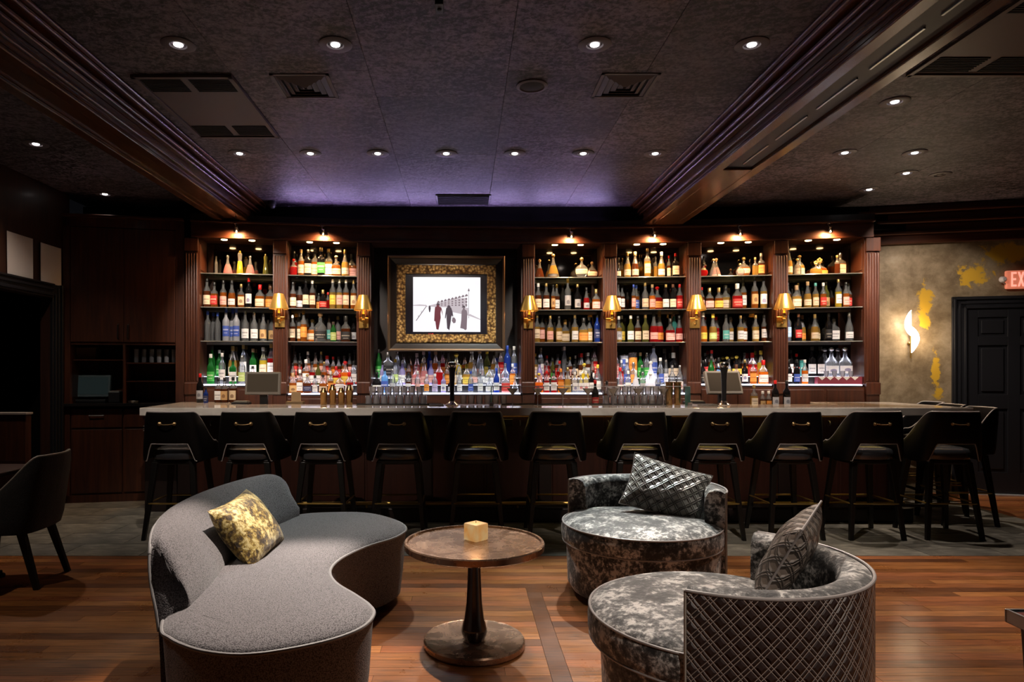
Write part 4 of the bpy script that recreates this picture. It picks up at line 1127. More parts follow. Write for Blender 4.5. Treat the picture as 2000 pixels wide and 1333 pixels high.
for k in range(9):
    u = .36 + k * .052; t = .52 + (u - .36) * .30
    for q in range(3):
        v = .475 + q * (t - .475) / 3
        win.append([(u, v), (u + .026, v), (u + .026, v + (t - .475) / 3 * .6), (u, v + (t - .475) / 3 * .6)])
    win.append([(u - .006, t), (u + .036, t + .012), (u + .036, t + .03), (u + .015, t + .05), (u - .006, t + .02)])
pic('pictured_windows', win, M['screen_mid'], -.0168)
pic('pictured_lamp_post', [[(.823, .25), (.829, .25), (.828, .78), (.824, .78)], [(.81, .745), (.842, .745), (.832, .785), (.826, .80), (.82, .785)]], M['screen_mid'], -.0169)
pic('pictured_low_wall', [[(.55, .37), (.82, .30), (.82, .44), (.55, .45)]], M['screen_grey'], -.0166)
pic('pictured_railing', [[(.04, .205), (.05, .20), (.205, .47), (.195, .475)], [(.075, .26), (.08, .26), (.08, .31), (.075, .30)], [(.12, .33), (.125, .33), (.125, .39), (.12, .38)]], M['screen_mid'], -.0168)
pic('pictured_far_walker', [[(.238, .36), (.252, .36), (.262, .43), (.256, .475), (.24, .48), (.228, .44)]], M['screen_ink'], -.0170)
w1 = [[(.345, .05), (.375, .035), (.385, .09), (.41, .26), (.405, .34), (.415, .40), (.44, .29), (.435, .36), (.42, .44), (.385, .465), (.395, .50), (.37, .52), (.345, .50), (.35, .465), (.325, .45), (.318, .36), (.312, .20), (.33, .19), (.325, .24), (.335, .14)]]
pic('pictured_woman', w1, M['screen_red'], -.0172)
w2 = [[(.535, .02), (.54, .05), (.56, .2), (.565, .27), (.575, .30), (.59, .27), (.595, .29), (.585, .37), (.565, .44), (.55, .455), (.555, .475), (.53, .48), (.505, .475), (.51, .455), (.49, .43), (.478, .33), (.472, .25), (.484, .245), (.497, .33), (.495, .24), (.505, .06), (.525, .045)]]
pic('pictured_woman', w2, M['screen_ink'], -.0172)
pic('pictured_bag', [[(.575, .20), (.60, .155), (.63, .17), (.635, .22), (.615, .26), (.585, .265)]], M['screen_mid'], -.0173)
w3 = [[(.70, .07), (.75, .055), (.775, .03), (.795, .05), (.80, .2), (.805, .33), (.795, .39), (.77, .41), (.765, .43), (.775, .445), (.765, .475), (.74, .48), (.725, .455), (.74, .44), (.735, .41), (.72, .38), (.715, .22)]]
pic('pictured_woman', w3, M['screen_mid'], -.0172)
pic('pictured_hat', [[(.72, .445), (.775, .45), (.765, .478), (.74, .482)], [(.345, .49), (.40, .485), (.385, .52), (.355, .525)]], M['screen_ink'], -.0174)
b = MB()
for k, (u0, u1) in enumerate(((.228, .238), (.25, .26), (.275, .30), (.315, .34))):
    b.box(cx - SW / 2 + u0 * SW, cx - SW / 2 + u1 * SW, -.0135, -.012, cz - SH_ / 2 - .045, cz - SH_ / 2 - (.018 if k < 3 else .03))
b.build('indicator_marks', M['led_red'], fs)


# ------------------------------------------------------------------ bar counter and bar front
poly = [(-2.92, 6.0), (4.60, 6.0), (4.62, 7.24), (3.77, 7.24), (3.77, 6.70), (-2.39, 6.70), (-2.42, 7.24), (-3.06, 7.24)]
ct = MB().prism(poly, 1.0, 1.07).build('bar_counter', M['marble'], bevel=.004)
tag(ct, 'long grey marble bar counter top with returns at both ends', 'counter')
bar = thing('panelled_bar', 'dark red-brown panelled wooden bar front under the counter', 'bar', (0, 6.36, 0))
MB().box(-2.72, 4.17, 0, .10, .0, .995).build('front_wall', M['wood_front'], bar)
MB().box(-2.72, -2.62, .1, .86, 0, .995).build('end_wall', M['wood_front'], bar)
MB().box(4.07, 4.17, .1, .86, 0, .995).build('end_wall', M['wood_front'], bar)
for xp in (-2.66, -1.5, -.36, .78, 1.92, 3.06, 4.11):
    MB().box(xp - .06, xp + .06, -.03, 0, .14, .995).build('pilaster', M['wood_dark'], bar, bevel=.005)
xs = (-2.66, -1.5, -.36, .78, 1.92, 3.06, 4.11)
for a, b in zip(xs, xs[1:]):
    for k in range(2):
        w = (b - a - .12) / 2; x0 = a + .06 + k * w
        MB().box(x0 + .012, x0 + w - .012, -.012, 0, .16, .97).build('panel', M['wood_front'], bar, bevel=.005)
MB().box(-2.72, 4.17, -.20, 0, 0, .13).build('foot_step', M['wood_dark'], bar, bevel=.01)
fr = MB().tube([(-2.6, -.17, .17), (4.1, -.17, .17)], .019, 12).build('foot_rail', M['brass'], bar, smooth=True)
for x in (-2.3, -.9, .5, 1.9, 3.3): MB().tube([(x, -.17, .13), (x, -.17, .165)], .011, 8).build('rail_post', M['brass'], bar, smooth=True)
M['led_olive'] = flat('under_counter_led', (1, .8, .3), .5, ec=(1, .72, .16), es=3.0)
for a, b in ((.08, .72), (.84, 1.86), (1.98, 3.0), (3.12, 4.05)):
    MB().box(a, b, -.02, -.008, .985, .994).build('led_strip', M['led_olive'], bar)
for x in (.42, 2.42):
    MB().box(x - .05, x + .05, -.035, -.012, .88, .945).build('outlet_box', M['plastic'], bar, bevel=.004)
for k in range(16):
    x = -2.4 + k * .42
    MB().tube([(x, -.012, .93), (x, -.045, .925), (x, -.05, .90), (x, -.035, .885)], .005, 6).build('bag_hook', M['steel'], bar, smooth=True)

# ------------------------------------------------------------------ bar stools
def make_stool():
    r = thing('bar_stool', 'x', 'bar stool', (0, 0, 0), 0, 'black leather bar stools along the counter')
    # seat cushion (front toward +y)
    b = MB(); n = 32
    def se(r_, j, ex=3.2, s=1): 
        a = 2 * PI * j / n
        x, y = ring_pt(r_, a, ex, 1); return x, y
    rings = []
    for rr, z in ((.175, .655), (.200, .665), (.208, .69), (.206, .725), (.196, .745), (.16, .757), (.08, .762)):
        rings.append([(*se(rr, j), z) for j in range(n)])
    b.loft(rings)
    b.build('seat', M['seat_leather'], r, smooth=True)
    MB().box(-.17, .17, -.17, .17, .62, .66).build('seat_frame', M['leg'], r, bevel=.01)
    # wrap-around back shell: path from right arm tip round the back to left arm tip
    path = catmull([(.262, .16, 0), (.262, .02, 0), (.248, -.12, 0), (.205, -.195, 0), (.10, -.222, 0), (0, -.226, 0), (-.10, -.222, 0), (-.205, -.195, 0), (-.248, -.12, 0), (-.262, .02, 0), (-.262, .16, 0)], 8)
    N = len(path)
    L = [0]
    for i in range(1, N): L.append(L[-1] + (path[i] - path[i - 1]).length)
    tot = L[-1]
    def prof(i):
        s = abs(L[i] / tot - .5) * 2         # 0 at back centre, 1 at tips
        if s < .40: zt = 1.06
        else:
            q = min(1, (s - .40) / .48); q = q * q * (3 - 2 * q); zt = 1.06 - q * .265
        x = path[i].x
        zb = .655 if s > .34 else (.655 + (.80 - .655) * min(1, (.34 - s) / .06))
        if s > .93: zt -= (s - .93) * .4
        return zt, zb
    rows_ = []; V = 9; top_line = []; bot_line = []
    outer, inner = [], []
    for i in range(N):
        zt, zb = prof(i)
        d = (path[min(i + 1, N - 1)] - path[max(i - 1, 0)]).normalized(); nrm = Vector((-d.y, d.x, 0))   # pointing inward
        if nrm.dot(-path[i]) < 0: nrm = -nrm
        co, ci = [], []
        for v in range(V):
            t = v / (V - 1); z = zb + (zt - zb) * t
            h = (z - .655) / .405
            f = 1 - .19 * h * (1 if abs(path[i].x) > .09 else 1)
            p = Vector((path[i].x * (1.03 - .20 * h), path[i].y - .055 * h, z))
            th = .016 * (1 if 0 < v < V - 1 else .55)
            co.append(tuple(p - nrm * th)); ci.append(tuple(p + nrm * th))
        outer.append(co); inner.append(ci)
        top_line.append(Vector(co[-1]).lerp(Vector(ci[-1]), .5) + Vector((0, 0, .004)))
        bot_line.append((Vector(co[0]) + Vector(ci[0])) / 2)
    b = MB()
    rings = [co + list(reversed(ci)) for co, ci in zip(outer, inner)]
    b.loft(rings)
    b.build('backrest', M['leather'], r, smooth=True, angle=.9)
    MB().tube(top_line, .007, 8).build('top_piping', M['silver_pipe'], r, smooth=True)
    k0 = [i for i in range(N) if abs(L[i] / tot - .5) * 2 < .37]
    MB().tube([bot_line[i] - Vector((0, .008, 0)) for i in k0], .0045, 6).build('arch_piping', M['silver_pipe'], r, smooth=True)
    # pull handle on the outer back
    yb = -.226 - .055 * .78 - .022
    hb = MB().tube([(-.058, yb - .012, .968), (-.02, yb - .022, .962), (.02, yb - .022, .962), (.058, yb - .012, .968)], .0042, 8).build('pull_handle', M['brass_dim'], r, smooth=True)
    for sx in (-1, 1):
        MB().lathe([(.016, 0), (.016, .006), (.008, .014), (.004, .018)], 12, T=Matrix.Translation((sx * .060, yb + .004, .968)) @ Matrix.Rotation(PI / 2, 4, 'X')).build('rosette', M['brass_dim'], hb, smooth=True)
    for sx in (-1, 1):
        for sy in (-1, 1):
            rings = []
            for t in (0, 1):
                x = sx * (.155 + .065 * t); y = sy * (.15 + .075 * t); h = .024 - .008 * t
                rings.append([(x - h, y - h, .64 * (1 - t)), (x + h, y - h, .64 * (1 - t)), (x + h, y + h, .64 * (1 - t)), (x - h, y + h, .64 * (1 - t))])
            MB().loft(rings).build('leg', M['leg'], r, bevel=.004)
    t = 1 - .30 / .64
    X = .155 + .065 * t + .016; Y = .15 + .075 * t + .016
    pts = []
    for sx, sy, a0 in ((1, -1, -PI / 2), (1, 1, 0), (-1, 1, PI / 2), (-1, -1, PI)):
        for q in range(5):
            a = a0 + q * PI / 8
            pts.append((sx * (X - .03) + .03 * math.cos(a), sy * (Y - .03) + .03 * math.sin(a), .30))
    MB().tube(pts, .0075, 8, closed=True).build('footrest', M['brass'], r, smooth=True)
    MB().box(-.19, .19, .155, .175, .20, .225).build('stretcher', M['leg'], r)
    return r
st0 = make_stool()
SX = [-2.42, -1.80, -1.18, -.55, .11, .77, 1.46, 2.10, 2.75, 3.42, 4.07]
for i, x in enumerate(SX):
    lab = f'black leather bar stool at counter front, {ORD[i + 1]} from the left'
    rz = [0, .02, -.03, .02, 0, -.02, .03, -.02, .02, .0, -.05][i]
    if i == 0:
        st0.location = (x, 5.72, 0); st0['label'] = lab
    else: dup(st0, (x, 5.72, 0), rz, lab)
for k, (x, y) in enumerate(((4.60, 6.22), (4.75, 6.80), (4.96, 7.38))):
    dup(st0, (x, y, 0), PI / 2 - .12, f'black leather bar stool at right end of counter, {["nearest", "middle", "farthest"][k]} of three', 'black leather bar stools along the counter')

# ------------------------------------------------------------------ things on the bar and back counter
bb = thing('back_counter', 'dark back counter shelf behind the bar below the bottles', 'counter', (0, 7.18, 0))
MB().box(-2.4, 3.65, .0, .2, .96, .99).build('worktop', M['wood_dark'], bb, bevel=.004)
MB().box(-2.38, 3.63, .03, .2, .08, .96).build('cabinet_body', M['wood_dark'], bb)
for k in range(9): MB().box(-2.37 + k * .665, -2.37 + (k + 1) * .665 - .02, .012, .03, .1, .94).build('door', M['wood_dark'], bb, bevel=.004)

def tap(x, label):
    r = thing('beer_tower', label, 'beer tap', (x, 6.5, 1.07))
    MB().lathe([(.062, 0), (.064, .006), (.055, .014), (.036, .028), (.026, .042)], 28).build('base', M['chrome'], r, smooth=True)
    MB().lathe([(.024, .04), (.022, .10), (.024, .22), (.030, .32), (.040, .37)], 24).build('column', M['metal_black'], r, smooth=True)
    MB().lathe([(.040, .37), (.045, .39), (.045, .405), (.040, .418), (.02, .424)], 24).build('cap', M['chrome'], r, smooth=True)
    f = MB().tube([(-.03, 0, .35), (-.055, .04, .365), (-.062, .06, .36)], .010, 8).build('faucet', M['chrome'], r, smooth=True)
    MB().lathe([(.006, 0), (.011, .03), (.013, .07), (.006, .085)], 12, T=Matrix.Translation((-.062, .05, .37))).build('tap_handle', M['chrome'], f, smooth=True)
    return r
tap(-.11, 'black and chrome beer tower in front of the framed screen')
tap(2.545, 'black and chrome beer tower in front of the sixth bay')
def mat_(name, label, x0, x1, y0, y1, mat, z=1.07, h=.012):
    r = thing(name, label, 'tray' if 'tray' in name else 'bar mat', ((x0 + x1) / 2, (y0 + y1) / 2, z))
    hx, hy = (x1 - x0) / 2, (y1 - y0) / 2
    MB().box(-hx, hx, -hy, hy, 0, .004).build('base', mat, r)
    for a, b, c, d in ((-hx, hx, -hy, -hy + .008), (-hx, hx, hy - .008, hy), (-hx, -hx + .008, -hy, hy), (hx - .008, hx, -hy, hy)): MB().box(a, b, c, d, .004, h).build('rim', mat, r)
    nb = int(hx * 2 / .035)
    s = MB()
    for k in range(nb): s.box(-hx + .014 + k * .035, -hx + .032 + k * .035, -hy + .012, hy - .012, .004, .008)
    s.build('nubs', mat, r)['kind'] = 'stuff'
mat_('bar_mat', 'black rubber bar mat under upturned tumblers left of tower', -1.05, -.22, 6.54, 6.68, M['rubber'])
mat_('bar_mat', 'long black rubber bar mat behind the glass guard', .38, 2.05, 6.56, 6.68, M['rubber'])
mat_('drip_tray', 'flat steel drip tray under the beer tower by sixth bay', 2.26, 2.46, 6.42, 6.58, M['steel'])
mat_('drip_tray', 'flat steel drip tray left of the centre beer tower', -.33, -.19, 6.42, 6.52, M['steel'])

def glass_guard(x0, x1, y, label):
    r = thing('glass_guard', label, 'glass screen', ((x0 + x1) / 2, y, 1.07))
    h = (x1 - x0) / 2
    MB().box(-h, h, -.003, .003, .0, .185).build('front_pane', M['glass_pane'], r)
    for s in (-1, 1):
        MB().box(s * h - .004, s * h + .004, .003, .14, 0, .185).build('end_pane', M['glass_edge'], r)
        MB().box(s * h - .02, s * h + .02, -.012, .012, 0, .03).build('clamp', M['steel'], r, bevel=.003)
    MB().tube([(-h, 0, .186), (h, 0, .186)], .0032, 6).build('top_edge', flat('guard_polished_edge', (.65, .68, .68), .15, metal=.5), r)
glass_guard(.27, 2.18, 6.40, 'clear glass guard with teal edges standing on the counter')

gprof = [(.026, 0), (.030, .002), (.036, .085), (.0345, .085), (.0285, .006), (.003, .006)]
tb = MB().lathe(gprof, 20, cap0=True, cap1=False).build('tumbler_proto', M['glass_thin'], smooth=True); TUM = tb.data; bpy.data.objects.remove(tb)
def tumbler(x, y, z, label, group, flip=False, sc=1):
    o = link('tumbler', TUM); o.location = (x, y, z + (.085 * sc if flip else 0)); o.scale = (sc, sc, sc)
    if flip: o.rotation_euler = (PI, 0, 0)
    tag(o, label, 'glass', group)
n = 0
for q in range(2):
    for k in range(8 - q):
        n += 1
        tumbler(-.94 + k * .078 + q * .039, 6.61, 1.078 + q * .087, f'clear tumbler left of centre tower, {["lower", "upper"][q]} row, {ORD[k + 1]} from left', 'upturned tumblers left of the beer tower', q == 0)
for q in range(2):
    for k in range(9 - q):
        tumbler(1.42 + k * .076 + q * .038, 6.62, 1.078 + q * .087, f'clear tumbler behind glass guard, {["lower", "upper"][q]} row, {ORD[k + 1]} from left', 'tumblers behind the glass guard', q == 0)
for k in range(6):
    tumbler(.0 + k * .08, 6.62, 1.078, f'clear tumbler right of centre tower, {ORD[k + 1]} from left', 'tumblers right of the beer tower')
mg = MB().lathe([(.036, 0), (.036, .002), (.006, .008), (.0035, .02), (.0035, .095), (.008, .102), (.056, .165), (.055, .165), (.006, .105)], 22, cap1=False).build('martini_proto', M['glass_thin'], smooth=True); MAR = mg.data; bpy.data.objects.remove(mg)
for k in range(7):
    o = link('cocktail_glass', MAR); o.location = (.48 + k * .245, 6.49, 1.07)
    tag(o, f'stemmed cocktail glass behind glass guard, {ORD[k + 1]} from left', 'glass', 'stemmed cocktail glasses on the counter')
def shaker(x, y, z, h, label, kind):
    r = thing('cocktail_shaker' if kind else 'metal_tumbler', label, 'shaker' if kind else 'cup', (x, y, z), 0, 'bronze bar shakers')
    MB().lathe([(.028, 0), (.030, .004), (.036, h * .7), (.037, h * .72)], 22).build('cup', M['bronze'], r, smooth=True)
    if kind: MB().lathe([(.037, h * .72), (.034, h * .78), (.022, h * .9), (.02, h)], 22).build('lid', M['bronze'], r, smooth=True)
    else: MB().lathe([(.037, h * .72), (.0385, h * .73), (.0385, h * .76), (.034, h * .76)], 22, cap1=False).build('rim', M['bronze'], r, smooth=True)
for k, x in enumerate((-1.385, -1.295, -1.21, -1.13)):
    shaker(x, 6.60, 1.07, .17 + .03 * (k % 2), f'bronze shaker left of tumblers, {ORD[k + 1]} of four', 1)
for k, x in enumerate((2.02, 2.10)):
    shaker(x, 6.53, 1.07, .30, f'tall bronze shaker near right end of glass guard, {["left", "right"][k]} one', 0)
# loose bottles standing on the back counter
loose = [(-2.80, 7.08, 'wine', 'black', 'silver', 'r', 1.0, 1.07, 'dark wine bottle with red capsule on left counter return, leftmost'),
         (-2.72, 7.03, 'mini', 'blue', 'navy', 'k', .9, 1.07, 'small blue bottle beside dark wine bottle on left counter return'),
         (-2.62, 7.12, 'sq', 'dark', 'white', 'k', .95, 1.07, 'brown square bottle, white label, left counter return, left of three'),
         (-2.54, 7.08, 'sq', 'dark', 'tan', 'k', .95, 1.07, 'brown square bottle, tan label, left counter return, middle of three'),
         (-2.47, 7.14, 'sq', 'dark', 'creamo', 'k', .98, 1.07, 'brown square bottle, cream label, left counter return, right of three'),
         (3.17, 7.26, 'sq', 'gold', 'cream', 'g', .95, .99, 'cream-labelled square bottle on back counter below sixth bay'),
         (3.26, 7.25, 'mini', 'dark', 'tan', 'w', 1.1, .99, 'small brown bottle on back counter, left of pair'),
         (3.33, 7.26, 'mini', 'dark', 'orange', 'w', 1.1, .99, 'small brown bottle on back counter, right of pair'),
         (3.42, 7.30, 'wine', 'black', 'silver', 'r', 1.02, .99, 'dark wine bottle, pink capsule, before the pilaster'),
         (3.53, 7.27, 'wine', 'black', 'silver', 'k', 1.02, .99, 'dark wine bottle, black capsule, before the pilaster'),
         (1.43, 7.22, 'wine', 'black', 'red', 'r', 1.03, .99, 'dark bottle with red cap between fourth and fifth bays'),
         (1.56, 7.24, 'wine', 'dark', 'pink', 'k', 1.0, .99, 'dark red bottle between fourth and fifth bays'),
         (.74, 6.60, 'squat', 'dark', None, 'x', .75, 1.078, 'small glass cruet of dark syrup behind guard left end')]
for x, y, k, lq, lb, cp, sc, z, lab in loose: bottle(k, lq, lb, cp, (x, y, z), 0, lab, 'loose bottles on the counters', sc)
# bar spoons in a glass
r = thing('spoon_glass', 'small glass holding bar spoons below the second bay', 'glass', (-1.24, 7.24, .99))
MB().lathe([(.03, 0), (.032, .004), (.036, .13), (.034, .13), (.029, .008), (.003, .008)], 18, cap1=False).build('glass', M['glass_thin'], r, smooth=True)
for k, (dx, a) in enumerate(((.01, .16), (-.006, -.1), (.0, .25))):
    sp = MB().tube([(dx, 0, .01), (dx + math.sin(a) * .28, 0, .01 + math.cos(a) * .28)], .0028, 6).build('bar_spoon', M['steel'], r, smooth=True)
    MB().lathe([(.003, -.012), (.008, -.008), (.009, 0), (.006, .008), (.001, .012)], 10, T=Matrix.Translation((dx + math.sin(a) * .29, 0, .015 + math.cos(a) * .28))).build('tip', CP['r'] if k == 2 else M['steel'], sp, smooth=True)

# point of sale terminals
def terminal(name, label, x, y, z, rz, tilt, w, h, body, screen, lift=0):
    r = thing(name, label, 'till screen', (x, y, z), rz)
    MB().box(-w * .42, w * .42, -.06, .12, 0, .035).build('base', M['plastic'], r, bevel=.008)
    MB().box(-.04, .04, .03, .07, .03, .13 + lift).build('neck', M['plastic'], r, bevel=.006)
    T = Matrix.Translation((0, .02, .06 + lift + h / 2)) @ Matrix.Rotation(tilt, 4, 'X')
    d = MB().box(-w / 2, w / 2, -.02, .025, -h / 2, h / 2, T=T).build('display', body, r, bevel=.006)
    MB().box(-w / 2 + .022, w / 2 - .022, -.0225, -.0195, -h / 2 + .028, h / 2 - .022, T=T).build('screen_glass', screen, d)
    return r
pos_scr = flat('till_screen_off', (.045, .045, .048), .2, coat=.3)
pos_brown = flat('till_screen_brown', (.035, .026, .018), .18, ec=(.06, .045, .03), es=.5)
terminal('till_terminal', 'till screen standing at the left counter return before second bay', -2.06, 6.83, .985, 0, -.12, .36, .235, M['plastic_grey'], pos_brown, .115)
terminal('till_terminal', 'tilted till screen in front of the sixth bay', 2.82, 7.20, .99, .12, -.35, .40, .26, M['plastic_grey'], pos_brown, .10)
r = thing('card_reader', 'dark card reader and printer left of the second bay till', 'printer', (-2.30, 6.9, .985))
r.location.z = .985
MB().box(-.085, .085, -.07, .07, 0, .10).build('body', M['plastic'], r, bevel=.008)
MB().box(-.07, .07, -.04, .05, .10, .112).build('paper_cover', M['plastic_grey'], r, bevel=.004)
MB().lathe([(.012, 0), (.012, .004)], 14, T=Matrix.Translation((.0, -.07, .05)) @ Matrix.Rotation(PI / 2, 4, 'X')).build('button', CP['w'], r, smooth=True)
r = thing('menu_box', 'small cardboard box with menus right of second bay till', 'box', (-1.78, 7.05, .985))
MB().box(-.09, .09, -.05, .05, 0, .10).build('box_body', flat('kraft_box', (.30, .20, .10), .7), r, bevel=.002)
MB().box(-.04, .06, -.01, .0, .10, .20).build('menu_card', flat('menu_card', (.55, .38, .2), .6), r)
r = thing('receipt_printer', 'low black printer tray left of the sixth bay till', 'printer', (2.50, 7.22, .99))
MB().box(-.10, .10, -.08, .08, 0, .09).build('body', M['plastic'], r, bevel=.01)
MB().box(-.085, .085, -.06, .04, .09, .10).build('lid', M['plastic_grey'], r, bevel=.003)

# inner service ledge that carries the till and printer behind the left return
r = thing('service_ledge', 'dark service ledge fixed behind the counter at second bay', 'ledge', (-2.0, 6.95, 0))
MB().box(-.40, .42, -.25, .20, .955, .985).build('shelf_board', M['wood_dark'], r, bevel=.003)
MB().box(-.40, -.37, -.2, .2, 0, .955).build('support', M['wood_dark'], r)
MB().box(.39, .42, -.2, .2, 0, .955).build('support', M['wood_dark'], r)

# red display box with tumblers in the rightmost bay
rb, mb_, ab, wb, bs = bayT[6]
TB = Matrix.Translation((mb_.x, mb_.y, 0)) @ Matrix.Rotation(ab, 4, 'Z')
rbox = thing('display_box', 'maroon display box with white scallops on rightmost bay lower step', 'box', TB @ Vector((.17, .105, bs)), ab)
MB().box(-.235, .235, -.05, .05, 0, .085).build('box_body', flat('maroon_card', (.22, .03, .05), .5), rbox, bevel=.002)
for k in range(5):
    x = -.19 + k * .085
    MB().loft([[(x - .04, -.0515, .083), (x, -.0515, .045), (x + .04, -.0515, .083)], [(x - .04, -.0505, .083), (x, -.0505, .045), (x + .04, -.0505, .083)]]).build('scallop', CP['w'], rbox)
for k in range(4):
    p = TB @ Vector((.04 + k * .085, .10, bs + .085))
    tumbler(p.x, p.y, p.z, f'small tumbler on the maroon display box, {ORD[k + 1]} from left', 'tumblers on the display box', False, .75)

# ------------------------------------------------------------------ left cabinet wall
A0, A1 = Vector((-4.25, 7.06)), Vector((-3.06, 7.30))
dd = A1 - A0; LC = dd.length; AC = math.atan2(dd.y, dd.x)
cb = thing('tall_cabinet', 'dark mahogany tall cabinet with two doors above an open niche', 'cabinet', (A0.x, A0.y, 0), AC)
MB().box(0, LC, .40, .42, 0, 3.06).box(0, .07, 0, .4, 0, 3.06).box(LC - .09, LC, 0, .4, 0, 3.06).box(0, LC, 0, .4, 2.95, 3.06).box(0, LC, .02, .4, 1.69, 1.72).box(0, LC, .0, .4, 0.0, .08).box(.07, LC - .09, .03, .4, .08, .98).build('carcass', M['wood'], cb)
MB().box(-.0, LC, -.05, .02, 3.045, 3.075).build('cornice_strip', M['wood_x'], cb, bevel=.006)
mid = (.07 + LC - .09) / 2
for x0, x1, hx in ((.075, mid - .002, mid - .05), (mid + .002, LC - .095, mid + .05)):
    d = MB().box(x0, x1, .0, .022, 1.72, 2.945).build('door', M['wood'], cb, bevel=.003)
    MB().tube([(hx, -.004, 1.75), (hx, -.03, 1.76), (hx, -.03, 1.9), (hx, -.004, 1.91)], .007, 8).build('door_handle', M['metal_black'], d, smooth=True)
MB().box(mid - .012, mid + .012, .02, .4, 1.06, 1.70).build('divider', M['wood'], cb)
for z in (1.50, 1.30): MB().box(mid + .012, LC - .09, .05, .4, z - .012, z).build('shelf', M['wood_x'], cb)
MB().box(.07, mid - .012, .1, .4, 1.52, 1.532).build('shelf', M['wood_x'], cb)
MB().box(.0, LC, -.06, .4, 1.03, 1.06).build('worktop', flat('black_stone', (.012, .011, .011), .12), cb, bevel=.004)
for k in range(2):
    x0 = .08 + k * .52
    d = MB().box(x0, x0 + .50, .005, .03, .80, 1.0).build('drawer', M['wood'], cb, bevel=.004)
    MB().tube([(x0 + .18, .005, .93), (x0 + .18, -.02, .93), (x0 + .32, -.02, .93), (x0 + .32, .005, .93)], .006, 8).build('drawer_handle', M['steel'], d, smooth=True)
    MB().box(x0, x0 + .50, .005, .03, .1, .78).build('lower_door', M['wood'], cb, bevel=.004)
TC = Matrix.Translation((A0.x, A0.y, 0)) @ Matrix.Rotation(AC, 4, 'Z')
for k in range(6):
    p = TC @ Vector((mid + .085 + k * .078, .17, 1.50))
    o = link('champagne_flute', MAR if False else TUM); o.location = p; o.scale = (.8, .8, 1.75)
    tag(o, f'tall clear glass on left cabinet shelf, {ORD[k + 1]} from left', 'glass', 'tall glasses on the cabinet shelf')
p = TC @ Vector((.22, .22, 1.06))
terminal('till_terminal', 'till screen glowing faintly in the left cabinet niche', p.x, p.y, p.z, AC - .1, -.12, .37, .24, flat('till_bezel_teal', (.10, .14, .15), .35), flat('till_screen_dim', (.02, .03, .03), .2, ec=(.10, .15, .15), es=.06))
p = TC @ Vector((.46, .22, 1.06))
r = thing('receipt_printer', 'black receipt printer beside the till in the cabinet niche', 'printer', p, AC)
MB().box(-.06, .06, -.08, .08, 0, .12).build('body', M['plastic'], r, bevel=.01)
MB().box(-.05, .05, -.07, .03, .12, .128).build('lid', M['plastic_grey'], r, bevel=.003)
p = TC @ Vector((.16, .28, 1.532))
r = thing('storage_basket', 'shallow tan basket on upper shelf of the cabinet niche', 'basket', p, AC)
MB().loft([[(-.09, -.08, 0), (.09, -.08, 0), (.09, .08, 0), (-.09, .08, 0)], [(-.11, -.10, .13), (.11, -.10, .13), (.11, .10, .13), (-.11, .10, .13)]]).build('basket_body', flat('basket_tan', (.10, .05, .02), .8), r, bevel=.004)
MB().tube([(-.11, -.10, .13), (.11, -.10, .13), (.11, .10, .13), (-.11, .10, .13)], .006, 6, closed=True).build('basket_rim', flat('basket_rim', (.08, .04, .016), .8), r)
p = TC @ Vector((.70, -.02, 1.06))
r = thing('ash_dish', 'small round metal dish on the left cabinet worktop edge', 'dish', p, AC)
MB().lathe([(.03, 0), (.045, .004), (.05, .025), (.047, .025), (.04, .008), (.003, .006)], 22, cap1=False).build('dish_body', M['steel'], r, smooth=True)
MB().lathe([(.012, .007), (.012, .02), (.004, .024)], 14).build('knob', M['steel'], r, smooth=True)
# stacked trays to the right of the drawers
r = thing('tray_stack', 'stack of steel trays beside the left end of the bar', 'trays', (-3.02, 6.78, 0))
MB().box(-.16, .16, -.14, .14, 0, .80).build('stand', M['wood_dark'], r, bevel=.004)
for k in range(3): MB().box(-.17, .17, -.15, .15, .805 + k * .022, .815 + k * .022).build('tray', M['steel'], r, bevel=.003)

# ------------------------------------------------------------------ right wall fittings
def right_pt(xw, z, off=0):
    s = on_right(xw)
    return Vector((PR0.x + s * math.cos(AR) + off * math.sin(AR), PR0.y + s * math.sin(AR) - off * math.cos(AR), z))
r = thing('swirl_sconce', 'glowing S-shaped glass wall sconce with brass stem on plaster wall', 'sconce', right_pt(5.21, 1.83), AR)
MB().tube([(0, -.03, -.27), (0, -.03, .10)], .009, 10).build('stem', M['brass'], r, smooth=True)
MB().lathe([(.022, 0), (.022, .02), (.01, .03)], 14, T=Matrix.Translation((0, 0, -.1)) @ Matrix.Rotation(PI / 2, 4, 'X')).build('wall_mount', M['brass'], r, smooth=True)
def leaf(sg, zc, h, w):
    b = MB(); rings = []; n = 20
    for i in range(n + 1):
        t = i / n; z = zc + h * (t - .5)
        ww = w * math.sin(PI * t) ** .75 * (1 - .25 * (t if sg < 0 else 1 - t)) + .003
        bow = .035 * math.sin(PI * t)
        rings.append([(0, -.045 - bow * .2, z), (sg * ww * .5, -.06 - bow, z), (sg * ww, -.045 - bow * .6, z), (sg * ww * .5, -.045 - bow * .5, z)])
    b.loft(rings)
    return b.build('glass_leaf', M['swirl_glow'], r, smooth=True, angle=1.2)
leaf(-1, .135, .30, .085); leaf(1, -.055, .31, .085)
for sg, z in ((-1, .13), (1, -.05)): lamp('sconce_lamp', 'POINT', (sg * .05, -.14, z), 6, (1, .78, .52), r, size=.06)

